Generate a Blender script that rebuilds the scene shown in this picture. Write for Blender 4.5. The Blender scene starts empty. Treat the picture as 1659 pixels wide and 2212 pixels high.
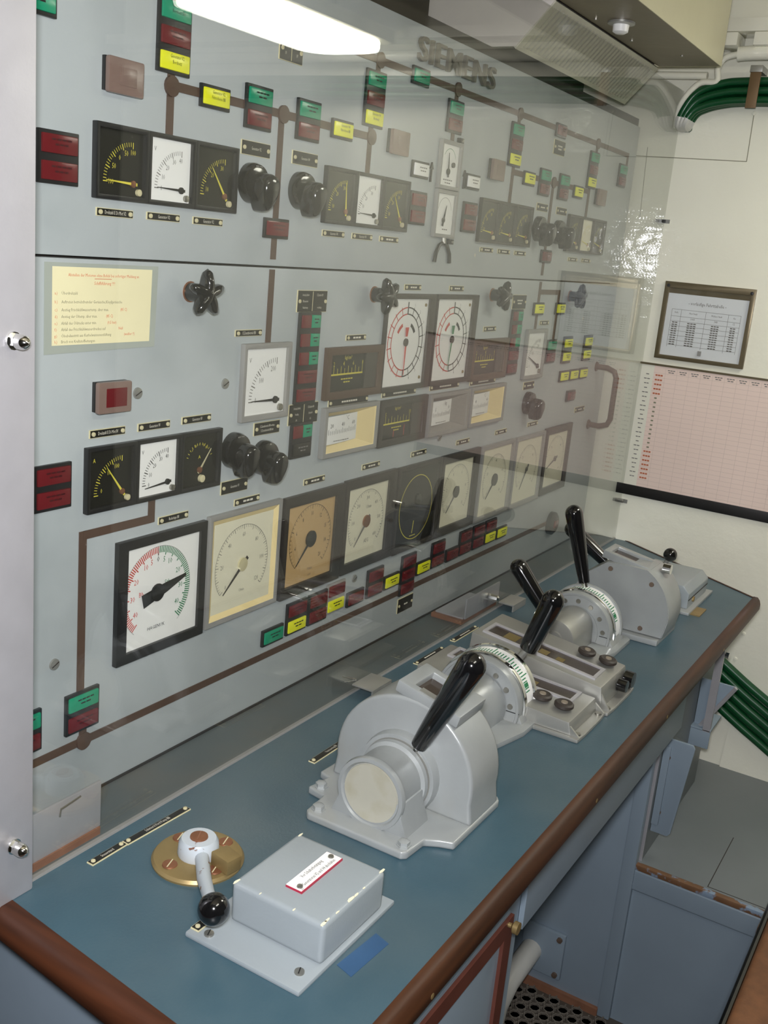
import bpy, bmesh, math, random
from mathutils import Matrix, Vector
random.seed(7)
PI = math.pi
W = 0.75            # drawing units (instrument pitch) -> metres
ZF = -0.31          # floor level in drawing units
def F(x, y, z): return Vector((x*W, y*W, (z-ZF)*W))

# ---------------------------------------------------------------- camera
scene = bpy.context.scene
cam_d = bpy.data.cameras.new('camera')
cam = bpy.data.objects.new('camera', cam_d)
scene.collection.objects.link(cam)
cam_d.sensor_fit = 'VERTICAL'; cam_d.sensor_height = 24.0
cam_d.lens = 24.0*2206.19/2212.0
cam_d.clip_start = 0.02
RX = Vector((0.51783894, -0.85062489, 0.09099524)).normalized()
RY = Vector((-0.17100955, -0.20714924, -0.96324707)); RY = (RY-RX*RX.dot(RY)).normalized()
RZ = RX.cross(RY)
CAMP = F(0, -1.03, 1.634)
cam.matrix_world = Matrix(((RX.x, -RY.x, -RZ.x, CAMP.x), (RX.y, -RY.y, -RZ.y, CAMP.y), (RX.z, -RY.z, -RZ.z, CAMP.z), (0, 0, 0, 1)))
scene.camera = cam
# ---------------------------------------------------------------- world, flash, exposure
world = bpy.data.worlds.new('room_ambient'); scene.world = world; world.use_nodes = True
bgn = world.node_tree.nodes['Background']
bgn.inputs['Color'].default_value = (0.95, 1.0, 0.98, 1); bgn.inputs['Strength'].default_value = 0.05
fl = bpy.data.lights.new('camera_flash', 'AREA'); fl.shape = 'RECTANGLE'; fl.size = 0.08; fl.size_y = 0.05
fl.energy = 14.0; fl.color = (0.97, 0.965, 1.0)
flo = bpy.data.objects.new('camera_flash', fl); scene.collection.objects.link(flo)
fp = CAMP + 0.055*(-RY) - 0.01*RZ
flo.matrix_world = Matrix(((RX.x, -RY.x, -RZ.x, fp.x), (RX.y, -RY.y, -RZ.y, fp.y), (RX.z, -RY.z, -RZ.z, fp.z), (0, 0, 0, 1)))
scene.view_settings.view_transform = 'Standard'; scene.view_settings.look = 'None'
scene.view_settings.exposure = 0.30; scene.view_settings.gamma = 1.0
scene.view_settings.use_curve_mapping = False
scene.cycles.sample_clamp_indirect = 20.0; scene.cycles.blur_glossy = 0.0
LAMP_POWER = 9.0

# ---------------------------------------------------------------- materials
def lin(c, g=1.0):
    o = []
    for v in c:
        v /= 255.0
        o.append(min(0.92, g*(v/12.92 if v <= 0.04045 else ((v+0.055)/1.055)**2.4)))
    return (o[0], o[1], o[2], 1.0)
MATS = {}
def mat(name, rgb, rough=0.5, metal=0.0, var=0.06, scale=18.0, bump=0.0, bscale=60.0, chips=None, chip_t=0.72, chip_s=30.0, coat=0.0, spec=0.5, dirt=None, dirt_s=6.0, dirt_t=0.55, gain=1.1):
    if name in MATS: return MATS[name]
    m = bpy.data.materials.new(name); m.use_nodes = True; MATS[name] = m
    nt = m.node_tree; N = nt.nodes; Lk = nt.links
    p = N['Principled BSDF']; base = lin(rgb, gain)
    p.inputs['Roughness'].default_value = rough; p.inputs['Metallic'].default_value = metal
    p.inputs['Specular IOR Level'].default_value = spec; p.inputs['Coat Weight'].default_value = coat
    tc = N.new('ShaderNodeTexCoord')
    n = N.new('ShaderNodeTexNoise'); n.inputs['Scale'].default_value = scale; n.inputs['Detail'].default_value = 5
    Lk.new(tc.outputs['Object'], n.inputs['Vector'])
    mx = N.new('ShaderNodeMix'); mx.data_type = 'RGBA'
    lo = [max(0, v*(1-2*var)) for v in base[:3]]+[1]; hi = [min(.95, v*(1+2*var)) for v in base[:3]]+[1]
    mx.inputs[6].default_value = lo; mx.inputs[7].default_value = hi
    Lk.new(n.outputs['Fac'], mx.inputs[0]); col = mx.outputs[2]
    def layer(col, rgb2, t, s, det, w=0.04):
        n2 = N.new('ShaderNodeTexNoise'); n2.inputs['Scale'].default_value = s; n2.inputs['Detail'].default_value = det
        Lk.new(tc.outputs['Object'], n2.inputs['Vector'])
        r = N.new('ShaderNodeMapRange'); r.inputs[1].default_value = t; r.inputs[2].default_value = t+w
        Lk.new(n2.outputs['Fac'], r.inputs[0])
        m2 = N.new('ShaderNodeMix'); m2.data_type = 'RGBA'; m2.inputs[7].default_value = lin(rgb2, gain)
        Lk.new(r.outputs[0], m2.inputs[0]); Lk.new(col, m2.inputs[6]); return m2.outputs[2]
    if dirt: col = layer(col, dirt, dirt_t, dirt_s, 8, 0.5)
    if chips: col = layer(col, chips, chip_t, chip_s, 6)
    Lk.new(col, p.inputs['Base Color'])
    if bump:
        b = N.new('ShaderNodeBump'); b.inputs['Strength'].default_value = bump; b.inputs['Distance'].default_value = 0.003
        nb = N.new('ShaderNodeTexNoise'); nb.inputs['Scale'].default_value = bscale; nb.inputs['Detail'].default_value = 3
        Lk.new(tc.outputs['Object'], nb.inputs['Vector']); Lk.new(nb.outputs['Fac'], b.inputs['Height']); Lk.new(b.outputs[0], p.inputs['Normal'])
    return m
def glassmat(name, ior, tint, rough=0.0):
    m = bpy.data.materials.new(name); m.use_nodes = True; MATS[name] = m
    nt = m.node_tree; N = nt.nodes; Lk = nt.links; N.remove(N['Principled BSDF'])
    t = N.new('ShaderNodeBsdfTransparent'); t.inputs[0].default_value = tint
    g = N.new('ShaderNodeBsdfGlossy'); g.inputs['Roughness'].default_value = rough
    fr = N.new('ShaderNodeFresnel'); ge = N.new('ShaderNodeNewGeometry')
    mi = N.new('ShaderNodeMix'); mi.inputs[2].default_value = ior; mi.inputs[3].default_value = 1.0/ior
    Lk.new(ge.outputs['Backfacing'], mi.inputs[0]); Lk.new(mi.outputs[0], fr.inputs['IOR'])
    s = N.new('ShaderNodeMixShader'); Lk.new(fr.outputs[0], s.inputs[0]); Lk.new(t.outputs[0], s.inputs[1]); Lk.new(g.outputs[0], s.inputs[2])
    Lk.new(s.outputs[0], N['Material Output'].inputs['Surface'])
    return m
plexi_m = glassmat('clear_acrylic', 1.49, (0.97, 0.975, 0.965, 1), 0.0)
glass_m = glassmat('instrument_glass', 1.35, (0.96, 0.96, 0.95, 1), 0.03)
sleeve_m = glassmat('plastic_sleeve', 1.35, (0.86, 0.88, 0.83, 1), 0.2)
def wood(name, rgb, rgb2, rough, ax):
    m = bpy.data.materials.new(name); m.use_nodes = True; MATS[name] = m
    nt = m.node_tree; N = nt.nodes; Lk = nt.links; p = N['Principled BSDF']
    tc = N.new('ShaderNodeTexCoord'); mp = N.new('ShaderNodeMapping')
    sc = [60, 60, 60]; sc[ax] = 4; mp.inputs['Scale'].default_value = sc
    n = N.new('ShaderNodeTexNoise'); n.inputs['Scale'].default_value = 1.0; n.inputs['Detail'].default_value = 6
    Lk.new(tc.outputs['Object'], mp.inputs[0]); Lk.new(mp.outputs[0], n.inputs['Vector'])
    r = N.new('ShaderNodeMapRange'); r.inputs[1].default_value = .3; r.inputs[2].default_value = .7; Lk.new(n.outputs['Fac'], r.inputs[0])
    mx = N.new('ShaderNodeMix'); mx.data_type = 'RGBA'; mx.inputs[6].default_value = lin(rgb); mx.inputs[7].default_value = lin(rgb2)
    Lk.new(r.outputs[0], mx.inputs[0]); Lk.new(mx.outputs[2], p.inputs['Base Color']); p.inputs['Roughness'].default_value = rough; p.inputs['Specular IOR Level'].default_value = .3
    return m
panel_m = mat('panel_grey_paint', (167, 173, 175), .42, var=.04, scale=9, bump=.05, bscale=220, chips=(196, 192, 176), chip_t=.745, chip_s=24, dirt=(122, 130, 132), dirt_s=5, dirt_t=.50)
hull_m = mat('cream_gloss_paint', (232, 229, 214), .07, var=.03, scale=5, bump=.34, bscale=44, gain=1.15)
ceil_m = mat('ceiling_grey_paint', (190, 182, 158), .25, var=.06, scale=6, bump=.15, bscale=40)
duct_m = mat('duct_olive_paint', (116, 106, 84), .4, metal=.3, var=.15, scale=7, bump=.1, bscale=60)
ductside_m = mat('duct_lit_tone', (210, 205, 172), .3, var=.05, scale=7, bump=.1, bscale=40)  # yellowish light on the duct's side put into its colour
grille_m = mat('grille_dusty_metal', (178, 176, 160), .45, metal=.2, var=.15, scale=14)
blue_m = mat('worktop_blue_lino', (57, 83, 95), .34, var=.10, scale=14, bump=.06, bscale=300, dirt=(84, 92, 92), dirt_s=3.5, dirt_t=.44, chips=(150, 150, 140), chip_t=.83, chip_s=60)
cab_m = mat('cabinet_blue_grey', (130, 145, 158), .4, var=.05, scale=8, bump=.04, chips=(96, 70, 52), chip_t=.80, chip_s=20)
cast_m = mat('cast_silver_paint', (148, 152, 152), .32, metal=.15, var=.06, scale=22, bump=.06, bscale=130, dirt=(142, 138, 124), dirt_s=9, dirt_t=.56, chips=(150, 130, 100), chip_t=.80, chip_s=50)
box_m = mat('box_grey_paint', (142, 150, 154), .30, var=.03, scale=12, bump=.05, bscale=260, chips=(226, 220, 190), chip_t=.77, chip_s=40)
alu_m = mat('brushed_aluminium', (178, 177, 181), .42, metal=.45, var=.05, scale=30, bump=.04, bscale=200)
alub_m = mat('satin_alloy', (154, 154, 149), .35, metal=.55, var=.06, scale=20)
chrome_m = mat('chrome', (225, 225, 222), .10, metal=1.0, var=.02)
steel_m = mat('steel_screw', (150, 148, 140), .3, metal=.8, var=.1, scale=80)
brass_m = mat('aged_brass', (148, 128, 86), .42, metal=.5, var=.15, scale=22, dirt=(92, 74, 42), dirt_s=14, dirt_t=.5)
copper_m = mat('copper_screw', (142, 96, 70), .4, metal=.6, var=.15, scale=60)
black_m = mat('black_bakelite', (14, 14, 15), .12, var=.1, coat=.5)
bsat_m = mat('black_housing', (30, 30, 31), .38, var=.15, scale=40)
bdial_m = mat('black_dial', (17, 17, 13), .5, var=.1)
wdial_m = mat('white_dial', (236, 237, 234), .5, var=.02)
cdial_m = mat('cream_dial', (226, 222, 200), .5, var=.02)
odial_m = mat('amber_dial', (196, 164, 116), .5, var=.05)
rim_m = mat('cream_reflector', (236, 214, 160), .5, var=.03)  # cream colour of the gauges' inner walls
gframe_m = mat('grey_bezel', (138, 137, 134), .42, var=.05)
dframe_m = mat('dark_bezel', (52, 48, 44), .4, var=.1)
brframe_m = mat('brown_bezel', (80, 62, 50), .4, var=.08)
mimic_m = mat('mimic_brown', (82, 64, 54), .5, var=.10, scale=40, chips=(160, 150, 140), chip_t=.8, chip_s=60)
green_m = mat('green_lens', (24, 140, 104), .22, var=.05)
red_m = mat('dark_red_lens', (98, 26, 31), .22, var=.10)
yellow_m = mat('yellow_lens', (222, 224, 36), .25, var=.03)
whitel_m = mat('white_lens', (226, 226, 224), .3, var=.02)
blackl_m = mat('black_lens', (26, 24, 24), .25, var=.05)
smoke_m = mat('smoked_cover', (122, 102, 94), .25, var=.12, scale=30)
plate_m = mat('plate_black', (22, 22, 20), .35, var=.1)
platee_m = mat('plate_ivory', (206, 198, 160), .5, var=.05)
ivory_m = mat('rivet_ivory', (196, 188, 152), .45, var=.06)
ink_m = mat('ink_black', (22, 22, 22), .6, var=.02)
inkg_m = mat('ink_grey', (110, 108, 104), .6, var=.02)
inkw_m = mat('ink_white', (214, 210, 196), .6, var=.02)
inky_m = mat('ink_yellow', (214, 202, 70), .6, var=.02)
inkr_m = mat('ink_red', (196, 60, 50), .6, var=.02)
inkgr_m = mat('ink_green', (30, 120, 74), .6, var=.02)
inkp_m = mat('ink_faded_red', (206, 112, 78), .6, var=.05)
inkf_m = mat('ink_faded_grey', (132, 130, 108), .6, var=.05)
paper_m = mat('yellowed_paper', (228, 220, 180), .7, var=.03)
wpaper_m = mat('white_paper', (216, 220, 224), .5, var=.02)
pink_m = mat('pink_chart', (228, 207, 197), .45, var=.03, scale=6)
pinkm_m = mat('chart_margin', (224, 222, 208), .45, var=.02)
brown_t = mat('brown_trim', (92, 52, 42), .4, var=.12, scale=30, chips=(200, 190, 180), chip_t=.80, chip_s=30)
rust_m = mat('rust_wood', (128, 88, 66), .7, var=.15, scale=40)
tblue_m = mat('blue_patch', (46, 78, 112), .45, var=.12, scale=30)
cable_m = mat('green_cable', (12, 72, 38), .3, var=.10, scale=30)
cablew_m = mat('painted_cable', (196, 196, 190), .35, var=.05)
floor_m = mat('dark_floor', (72, 66, 60), .6, var=.15, scale=20)
mat_m = mat('rubber_mat', (104, 98, 90), .6, var=.12, scale=30)
bench_m = mat('bench_grey', (112, 118, 120), .45, var=.06, scale=8, bump=.05)
worn_m = mat('worn_edge', (112, 82, 58), .5, var=.15, scale=40, chips=(128, 146, 166), chip_t=.52, chip_s=26)
seat_m = mat('tan_upholstery', (112, 74, 46), .7, var=.22, scale=60, bump=.25, bscale=260)
blackbar_m = mat('black_bar', (24, 22, 22), .4, var=.05)
dark_m = mat('dark_gap', (40, 34, 30), .7, var=.15)
aisle_m = mat('aisle_painted_dimness', (74, 72, 66), .6, var=.12, scale=3)  # darkness behind the operator put into the wall colour, keeps acrylic reflections dim
dull_m = mat('dull_screw', (112, 96, 84), .45, metal=.4, var=.12, scale=60)
letter_m = mat('maker_letter_grey', (104, 99, 90), .45, var=.08)
wood_x = wood('mahogany_x', (44, 24, 14), (80, 48, 28), .45, 0)
wood_y = wood('mahogany_y', (46, 24, 14), (82, 46, 28), .45, 1)

# ---------------------------------------------------------------- mesh helpers
class G:
    def __init__(s): s.v = []; s.f = []
    def add(s, vs, fs):
        o = len(s.v); s.v += [tuple(v) for v in vs]; s.f += [tuple(i+o for i in f) for f in fs]; return s
    def box(s, x0, x1, y0, y1, z0, z1):
        return s.add([(x0, y0, z0), (x1, y0, z0), (x1, y1, z0), (x0, y1, z0), (x0, y0, z1), (x1, y0, z1), (x1, y1, z1), (x0, y1, z1)],
                     [(3, 2, 1, 0), (4, 5, 6, 7), (0, 1, 5, 4), (1, 2, 6, 5), (2, 3, 7, 6), (3, 0, 4, 7)])
    def cbox(s, cx, cy, w, h, z0, z1): return s.box(cx-w/2, cx+w/2, cy-h/2, cy+h/2, z0, z1)
    def frame(s, w, h, iw, ih, z0, z1, ox=0, oy=0, zi=None):
        zi = z1 if zi is None else zi
        o = [(-w/2, -h/2), (w/2, -h/2), (w/2, h/2), (-w/2, h/2)]; i = [(-iw/2+ox, -ih/2+oy), (iw/2+ox, -ih/2+oy), (iw/2+ox, ih/2+oy), (-iw/2+ox, ih/2+oy)]
        vs = [(x, y, z0) for x, y in o]+[(x, y, z1) for x, y in o]+[(x, y, zi) for x, y in i]+[(x, y, z0) for x, y in i]
        fs = []
        for k in range(4):
            n = (k+1) % 4
            fs += [(k, n, n+4, k+4), (k+4, n+4, n+8, k+8), (k+8, n+8, n+12, k+12), (k+12, n+12, n, k)]
        return s.add(vs, fs)
    def prism(s, poly, a0, a1, ax='z'):
        n = len(poly)
        def P(u, v, a): return (u, v, a) if ax == 'z' else ((a, u, v) if ax == 'x' else (u, a, v))
        vs = [P(u, v, a0) for u, v in poly]+[P(u, v, a1) for u, v in poly]
        fs = [tuple(reversed(range(n))), tuple(range(n, 2*n))]+[(k, (k+1) % n, n+(k+1) % n, n+k) for k in range(n)]
        if ax == 'y': fs = [tuple(reversed(f)) for f in fs]
        return s.add(vs, fs)
    def lathe(s, prof, n=24, ax='z', c=(0, 0, 0), a0=0, a1=2*PI, squash=(1, 1)):
        full = abs(a1-a0-2*PI) < 1e-6; m = n if full else n+1
        vs = []
        for r, h in prof:
            for k in range(m):
                a = a0+(a1-a0)*k/n; u, v = r*math.cos(a)*squash[0], r*math.sin(a)*squash[1]
                vs.append({'z': (u, v, h), 'x': (h, u, v), 'y': (v, h, u)}[ax])
        vs = [(x+c[0], y+c[1], z+c[2]) for x, y, z in vs]
        fs = []
        for j in range(len(prof)-1):
            for k in range(n if full else n):
                k2 = (k+1) % m
                fs.append((j*m+k, j*m+k2, (j+1)*m+k2, (j+1)*m+k))
        if full:
            if prof[0][0] > 1e-6: fs.append(tuple(reversed(range(m))))
            if prof[-1][0] > 1e-6: fs.append(tuple((len(prof)-1)*m+k for k in range(m)))
        return s.add(vs, fs)
    def cyl(s, c, r, h, n=20, ax='z', r2=None): return s.lathe([(r, 0), (r if r2 is None else r2, h)], n, ax, c)
    def sphere(s, c, r, n=24):
        return s.lathe([(r*math.sin(PI*k/14), -r*math.cos(PI*k/14)) for k in range(15)], n, 'z', c)
    def tube(s, pts, r, n=10, radii=None):
        pts = [Vector(p) for p in pts]; m = len(pts); rings = []; up = None
        for i, p in enumerate(pts):
            t = (pts[min(i+1, m-1)]-pts[max(i-1, 0)]).normalized()
            if up is None: up = Vector((0, 0, 1)) if abs(t.z) < .9 else Vector((1, 0, 0))
            u = t.cross(up).normalized(); w = u.cross(t).normalized(); up = w
            rr = radii[i] if radii else r
            rings.append([p+rr*(math.cos(2*PI*k/n)*u+math.sin(2*PI*k/n)*w) for k in range(n)])
        vs = [v for R in rings for v in R]
        fs = [(j*n+k, (j+1)*n+k, (j+1)*n+(k+1) % n, j*n+(k+1) % n) for j in range(m-1) for k in range(n)]
        fs += [tuple(range(n)), tuple(reversed(range((m-1)*n, m*n)))]
        return s.add(vs, fs)
    def quad(s, a, b, c, d): return s.add([a, b, c, d], [(0, 1, 2, 3)])
    def seg(s, x0, y0, x1, y1, w, z):
        d = Vector((x1-x0, y1-y0)); n = Vector((-d.y, d.x)).normalized()*w/2
        return s.quad((x0-n.x, y0-n.y, z), (x1-n.x, y1-n.y, z), (x1+n.x, y1+n.y, z), (x0+n.x, y0+n.y, z))
    def arc(s, cx, cy, r, w, a0, a1, z, n=40):
        for k in range(n):
            p, q = math.radians(a0+(a1-a0)*k/n), math.radians(a0+(a1-a0)*(k+1)/n)
            P = lambda rr, t: (cx+rr*math.cos(t), cy+rr*math.sin(t), z)
            f = [P(r-w/2, p), P(r+w/2, p), P(r+w/2, q), P(r-w/2, q)]
            s.quad(*(f if a1 > a0 else f[::-1]))
        return s
    def tick(s, cx, cy, r0, r1, deg, w, z):
        t = math.radians(deg); return s.seg(cx+r0*math.cos(t), cy+r0*math.sin(t), cx+r1*math.cos(t), cy+r1*math.sin(t), w, z)
    def xf(s, M): s.v = [tuple(M @ Vector(v)) for v in s.v]; return s
COL = scene.collection
def link(name, me, m, parent):
    o = bpy.data.objects.new(name, me); COL.objects.link(o)
    if m: me.materials.clear(); me.materials.append(m)
    if parent is not None: o.parent = parent
    return o
def ob(name, g, m, parent=None, bev=0.0, seg=2, smooth=True, sharp=38, label=None):
    me = bpy.data.meshes.new(name); bm = bmesh.new()
    vs = [bm.verts.new(v) for v in g.v]
    for f in g.f:
        try: bm.faces.new([vs[i] for i in f])
        except ValueError: pass
    if bev:
        bmesh.ops.recalc_face_normals(bm, faces=bm.faces)
        es = [e for e in bm.edges if len(e.link_faces) == 2 and e.calc_face_angle(0) > .6]
        bmesh.ops.bevel(bm, geom=es, offset=bev, segments=seg, profile=.6, affect='EDGES', clamp_overlap=True)
    bm.to_mesh(me); bm.free()
    if smooth:
        me.polygons.foreach_set('use_smooth', [True]*len(me.polygons)); me.set_sharp_from_angle(angle=math.radians(sharp))
    o = link(name, me, m, parent)
    if label: o['label'] = label
    return o
def copy_part(o, parent, loc=None):
    c = o.copy(); COL.objects.link(c); c.parent = parent
    if loc is not None: c.location = loc
    return c
TXT = {}
def text(name, s, size, m, parent, x, y, z, align='CENTER', rz=0.0, sx=1.0):
    key = (s, round(size, 5), align, m.name, sx)
    if key not in TXT:
        cu = bpy.data.curves.new('t', 'FONT'); cu.body = s; cu.size = size; cu.align_x = align; cu.align_y = 'CENTER'; cu.resolution_u = 1
        t = bpy.data.objects.new('t', cu); COL.objects.link(t)
        me = bpy.data.meshes.new_from_object(t.evaluated_get(bpy.context.evaluated_depsgraph_get()))
        bpy.data.objects.remove(t); bpy.data.curves.remove(cu)
        if sx != 1.0: me.transform(Matrix.Diagonal((sx, 1, 1, 1)))
        me.materials.clear(); me.materials.append(m); TXT[key] = me
    o = bpy.data.objects.new(name, TXT[key]); COL.objects.link(o); o.parent = parent
    o.location = (x, y, z); o.rotation_euler = (0, 0, rz); return o
def tag(o, label, cat, group=None, kind=None):
    if label: o['label'] = label
    if cat: o['category'] = cat
    if group: o['group'] = group
    if kind: o['kind'] = kind
    return o
def root(name, label, cat, loc, rot=(0, 0, 0), group=None):
    o = bpy.data.objects.new(name, None); COL.objects.link(o); o.empty_display_size = .02
    o.location = loc; o.rotation_euler = rot; return tag(o, label, cat, group)
PR = (PI/2, 0, 0)                                   # on the console face: local x right, y up, z out
WR = Matrix(((0, 0, -1), (-1, 0, 0), (0, 1, 0))).to_euler()   # on the end wall: local x = -Y, y up, z = -X
def proot(name, label, cat, x, z, group=None, y=0.0): return root(name, label, cat, (x, y, z), PR, group)
def struct(name, g, m, **k):
    o = ob(name, g, m, **k); o['kind'] = 'structure'; return o
def rrect(w, h, r, n=4):
    p = []
    for cx, cy, a in ((w/2-r, h/2-r, 0), (-w/2+r, h/2-r, 90), (-w/2+r, -h/2+r, 180), (w/2-r, -h/2+r, 270)):
        for k in range(n+1):
            t = math.radians(a+90*k/n); p.append((cx+r*math.cos(t), cy+r*math.sin(t)))
    return p
# ================================================================ the room
XW = 3.084; CT = 0.80; YP = -0.103
struct('floor', G().box(-1.2, XW+.02, -2.3, .25, ZF-.05, ZF), floor_m)
wr = G()
wr.box(XW, XW+.04, -2.3, .25, ZF, 2.5)
wall_r = struct('wall_right', wr, hull_m)
struct('wall_back', G().box(-1.2, XW+.04, .20, .24, ZF, 2.5), mat('recess_painted_shade', (44, 38, 34), .7, var=.15))  # dark colour stands in for shade in the gap above the panel
struct('wall_front', G().box(-1.2, XW+.04, -2.34, -2.3, ZF, 2.5), aisle_m)
struct('wall_left', G().box(-1.24, -1.2, -2.3, .25, ZF, 2.5), aisle_m)
struct('ceiling', G().box(-1.2, XW+.04, -2.3, .25, 2.46, 2.5), ceil_m)
# raised wall sheet, seams and small fittings on the end wall (local x = -Y, y = Z, z = -X)
def wroot(name, label, cat, y, z, group=None): return root(name, label, cat, (XW, y, z), WR, group)
sm = ob('wall_seam', G().seg(-.02, 1.952, .31, 1.948, .0022, .0006).seg(.31, 1.948, .308, 2.075, .0022, .0006).seg(.022, 1.977, .03, 1.78, .002, .0006), inkf_m, wall_r)
sm.location = (XW, 0, 0); sm.rotation_euler = WR
lowsheet = ob('wall_sheet', G().prism([(.545, .16), (.76, .16), (.76, .245), (.552, .328)], 0, .012).prism([(.545, .16), (.40, .165), (.40, .30), (.552, .328)], -.002, .004), hull_m, wall_r)
lowsheet.location = (XW, 0, 0); lowsheet.rotation_euler = WR
for yy, zz in ((.308, 2.075), (.53, .515), (.50, .66), (.54, .60)):
    b = ob('wall_screw', G().lathe([(.006, 0), (.005, .003), (0, .004)], 12), hull_m, wall_r); b.location = (XW, -yy, zz); b.rotation_euler = WR
for nm, y, z, w, h, lab in (('wall_stub', -.096, 1.773, .030, .009, 'small black rubber stop on end wall beside upper acrylic edge'), ('wall_stub', -.098, .926, .034, .010, 'small dark metal stop on end wall low by acrylic edge')):
    t = wroot(nm, lab, 'stop', y, z); ob('body', G().cbox(0, 0, w, h, 0, .012), bsat_m if z > 1 else steel_m, t, bev=.002); ob('base_plate', G().cbox(.012, 0, w*.9, h*1.2, 0, .003), alub_m, t)

# ---------------------------------------------------------------- operating aisle floor mat
t = root('rubber_mat', 'dark rubber ring mat on the floor under the console', 'mat', (0, 0, ZF))
g = G(); g2 = G()
for j in range(20):
    for i in range(26):
        cx = 1.42+i*.0375+(j % 2)*.0187; cy = -.72+j*.033
        if cx > 2.35: continue
        g.lathe([(.0142, .001), (.0142, .007), (.0172, .007), (.0172, .001)], 8, 'z', (cx, cy, 0), squash=(1.0, .92))
        for dx, dy in ((.0187, 0), (.0094, .0165), (-.0094, .0165)):
            g2.box(cx+dx-.003, cx+dx+.003, cy+dy-.002, cy+dy+.002, .002, .009)
ob('ring_lattice', g, mat_m, t)['kind'] = 'stuff'
ob('link_webs', g2, mat_m, t)['kind'] = 'stuff'

# ================================================================ worktop
ct = root('worktop', 'blue linoleum console worktop with dark mahogany edge', 'worktop', (0, 0, CT))
TP = [(.766, .06), (.697, -.59), (2.80, -.59), (XW, -.137), (XW, .06)]
ob('top_slab', G().prism([TP[0], TP[1], TP[2], TP[3], TP[4]], -.045, 0), blue_m, ct, smooth=False)
def trim(name, a, b, m, h=.042, w=.021, ea=0, eb=0):
    a = Vector((a[0], a[1], 0)); b = Vector((b[0], b[1], 0)); d = (b-a).normalized(); n = Vector((d.y, -d.x, 0))
    prof = [(0, .0015), (w*.55, .0015), (w*.85, -.006), (w, -.016), (w, -.030), (w*.8, -.038), (w*.5, -h), (0, -h)]
    g = G(); N = len(prof); vs = []
    for q, e in ((a-d*ea, 0), (b+d*eb, 1)):
        for u, z in prof: vs.append(tuple(q+n*u+Vector((0, 0, z))))
    fs = [(k, (k+1) % N, N+(k+1) % N, N+k) for k in range(N)]+[tuple(reversed(range(N))), tuple(range(N, 2*N))]
    g.add(vs, fs); return ob(name, g, m, ct, sharp=50)
trim('edge_trim', TP[1], TP[2], wood_x, ea=.026, eb=.012)
trim('edge_trim', TP[0], TP[1], wood_y, w=.030, h=.050)
trim('edge_trim', TP[2], TP[3], wood_x, h=.03, w=.012)
for x in (1.93, 1.52, 2.4, .95): ob('trim_screw', G().lathe([(.004, 0), (.0035, .002), (0, .0025)], 10, 'y', (x, -.6115, -.023)), brass_m, ct)
ob('dusty_strip', G().prism([(.76, -.001), (.755, -.098), (3.08, -.098), (3.08, -.001)], 0, .0005), mat('dusty_lino', (84, 90, 90), .4, var=.12, scale=9, dirt=(108, 98, 84), dirt_s=7, dirt_t=.45), ct, smooth=False)
ob('paint_patch', G().prism([(.893, -.53), (.971, -.535), (.978, -.512), (.90, -.505)], 0, .0006), tblue_m, ct)

# ================================================================ under the worktop
t = root('under_cabinet', 'blue-grey cabinet under the near end of worktop with brown trimmed door', 'cabinet', (0, 0, ZF))
H = CT-.0505-ZF
ob('body', G().prism([(.79, .05), (.735, -.545), (1.405, -.545), (1.405, .05)], 0, H), cab_m, t, smooth=False)
dr = ob('door', G().box(.80, 1.335, -.557, -.545, .12, H-.10), cab_m, t, bev=.003)
ob('door_trim', G().box(.80, 1.335, -.563, -.557, H-.135, H-.105), brown_t, dr)
ob('door_trim', G().box(1.305, 1.335, -.563, -.557, .12, H-.135), brown_t, dr)
ob('door_trim', G().box(.80, .83, -.563, -.557, .12, H-.135), brown_t, dr)
ob('latch', G().lathe([(.010, 0), (.010, .008), (.004, .012), (.004, .020), (0, .022)], 14, 'y', (1.315, -.58, H-.112)), brass_m, dr)
ob('apron', G().box(1.405, 2.36, -.555, -.545, .57-ZF, H), cab_m, t, bev=.002)
t = root('knee_bulkhead', 'blue-grey bulkhead panel closing the knee space under worktop', 'bulkhead', (2.37, 0, ZF))
ob('panel', G().box(0, .012, -.47, .05, 0, .88), cab_m, t, bev=.002)
ob('corner_post', G().box(-.006, .022, -.503, -.468, 0, 1.06), cab_m, t, bev=.004)
ob('skirting', G().box(-.012, 0, -.47, .05, 0, .022), rust_m, t)
t = root('pipe_flange', 'painted square flange with grey pipe on knee space bulkhead', 'pipe', (2.37, -.297, -.185))
ob('flange', G().box(-.014, 0, -.06, .06, -.07, .07), cab_m, t, bev=.005)
ob('pipe', G().tube([(-.01, .03, -.01), (-.09, .03, -.012), (-.16, .032, -.02), (-.21, .036, -.06), (-.225, .038, -.125)], .030, 16), cablew_m, t)
for a, b in ((-.045, .055), (-.045, -.055), (.045, -.055)): ob('bolt', G().lathe([(.008, 0), (.008, -.006), (0, -.007)], 8, 'x', (-.014, a, b)), dull_m, t)
t = root('step_box', 'grey painted low bench with worn front edge below end wall', 'bench', (2.375, -.50, ZF))
ob('top_plate', G().box(0, XW-2.375, -.75, .02, .46, .472), bench_m, t, bev=.003)
ob('front_panel', G().box(.004, .016, -.75, 0, 0, .40), cab_m, t, smooth=False)
ob('front_lip', G().box(-.006, .010, -.75, 0, .40, .458), cab_m, t, bev=.005, seg=3)
ob('worn_edge', G().box(-.006, .012, -.75, 0, .458, .474), worn_m, t, bev=.004)
ob('seam_strip', G().box(.02, .30, -.180, -.178, .472, .4725).box(.02, .022, -.40, -.18, .472, .4725), dark_m, t)
t = root('support_plate', 'dark vertical steel plate with gussets under far worktop', 'support', (2.40, -.505, .16))
ob('web', G().box(0, .52, -.003, .003, .002, .585), bench_m, t, bev=.001)
ob('edge_flange', G().box(-.003, 0, -.004, .006, .002, .585), alu_m, t)
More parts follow.
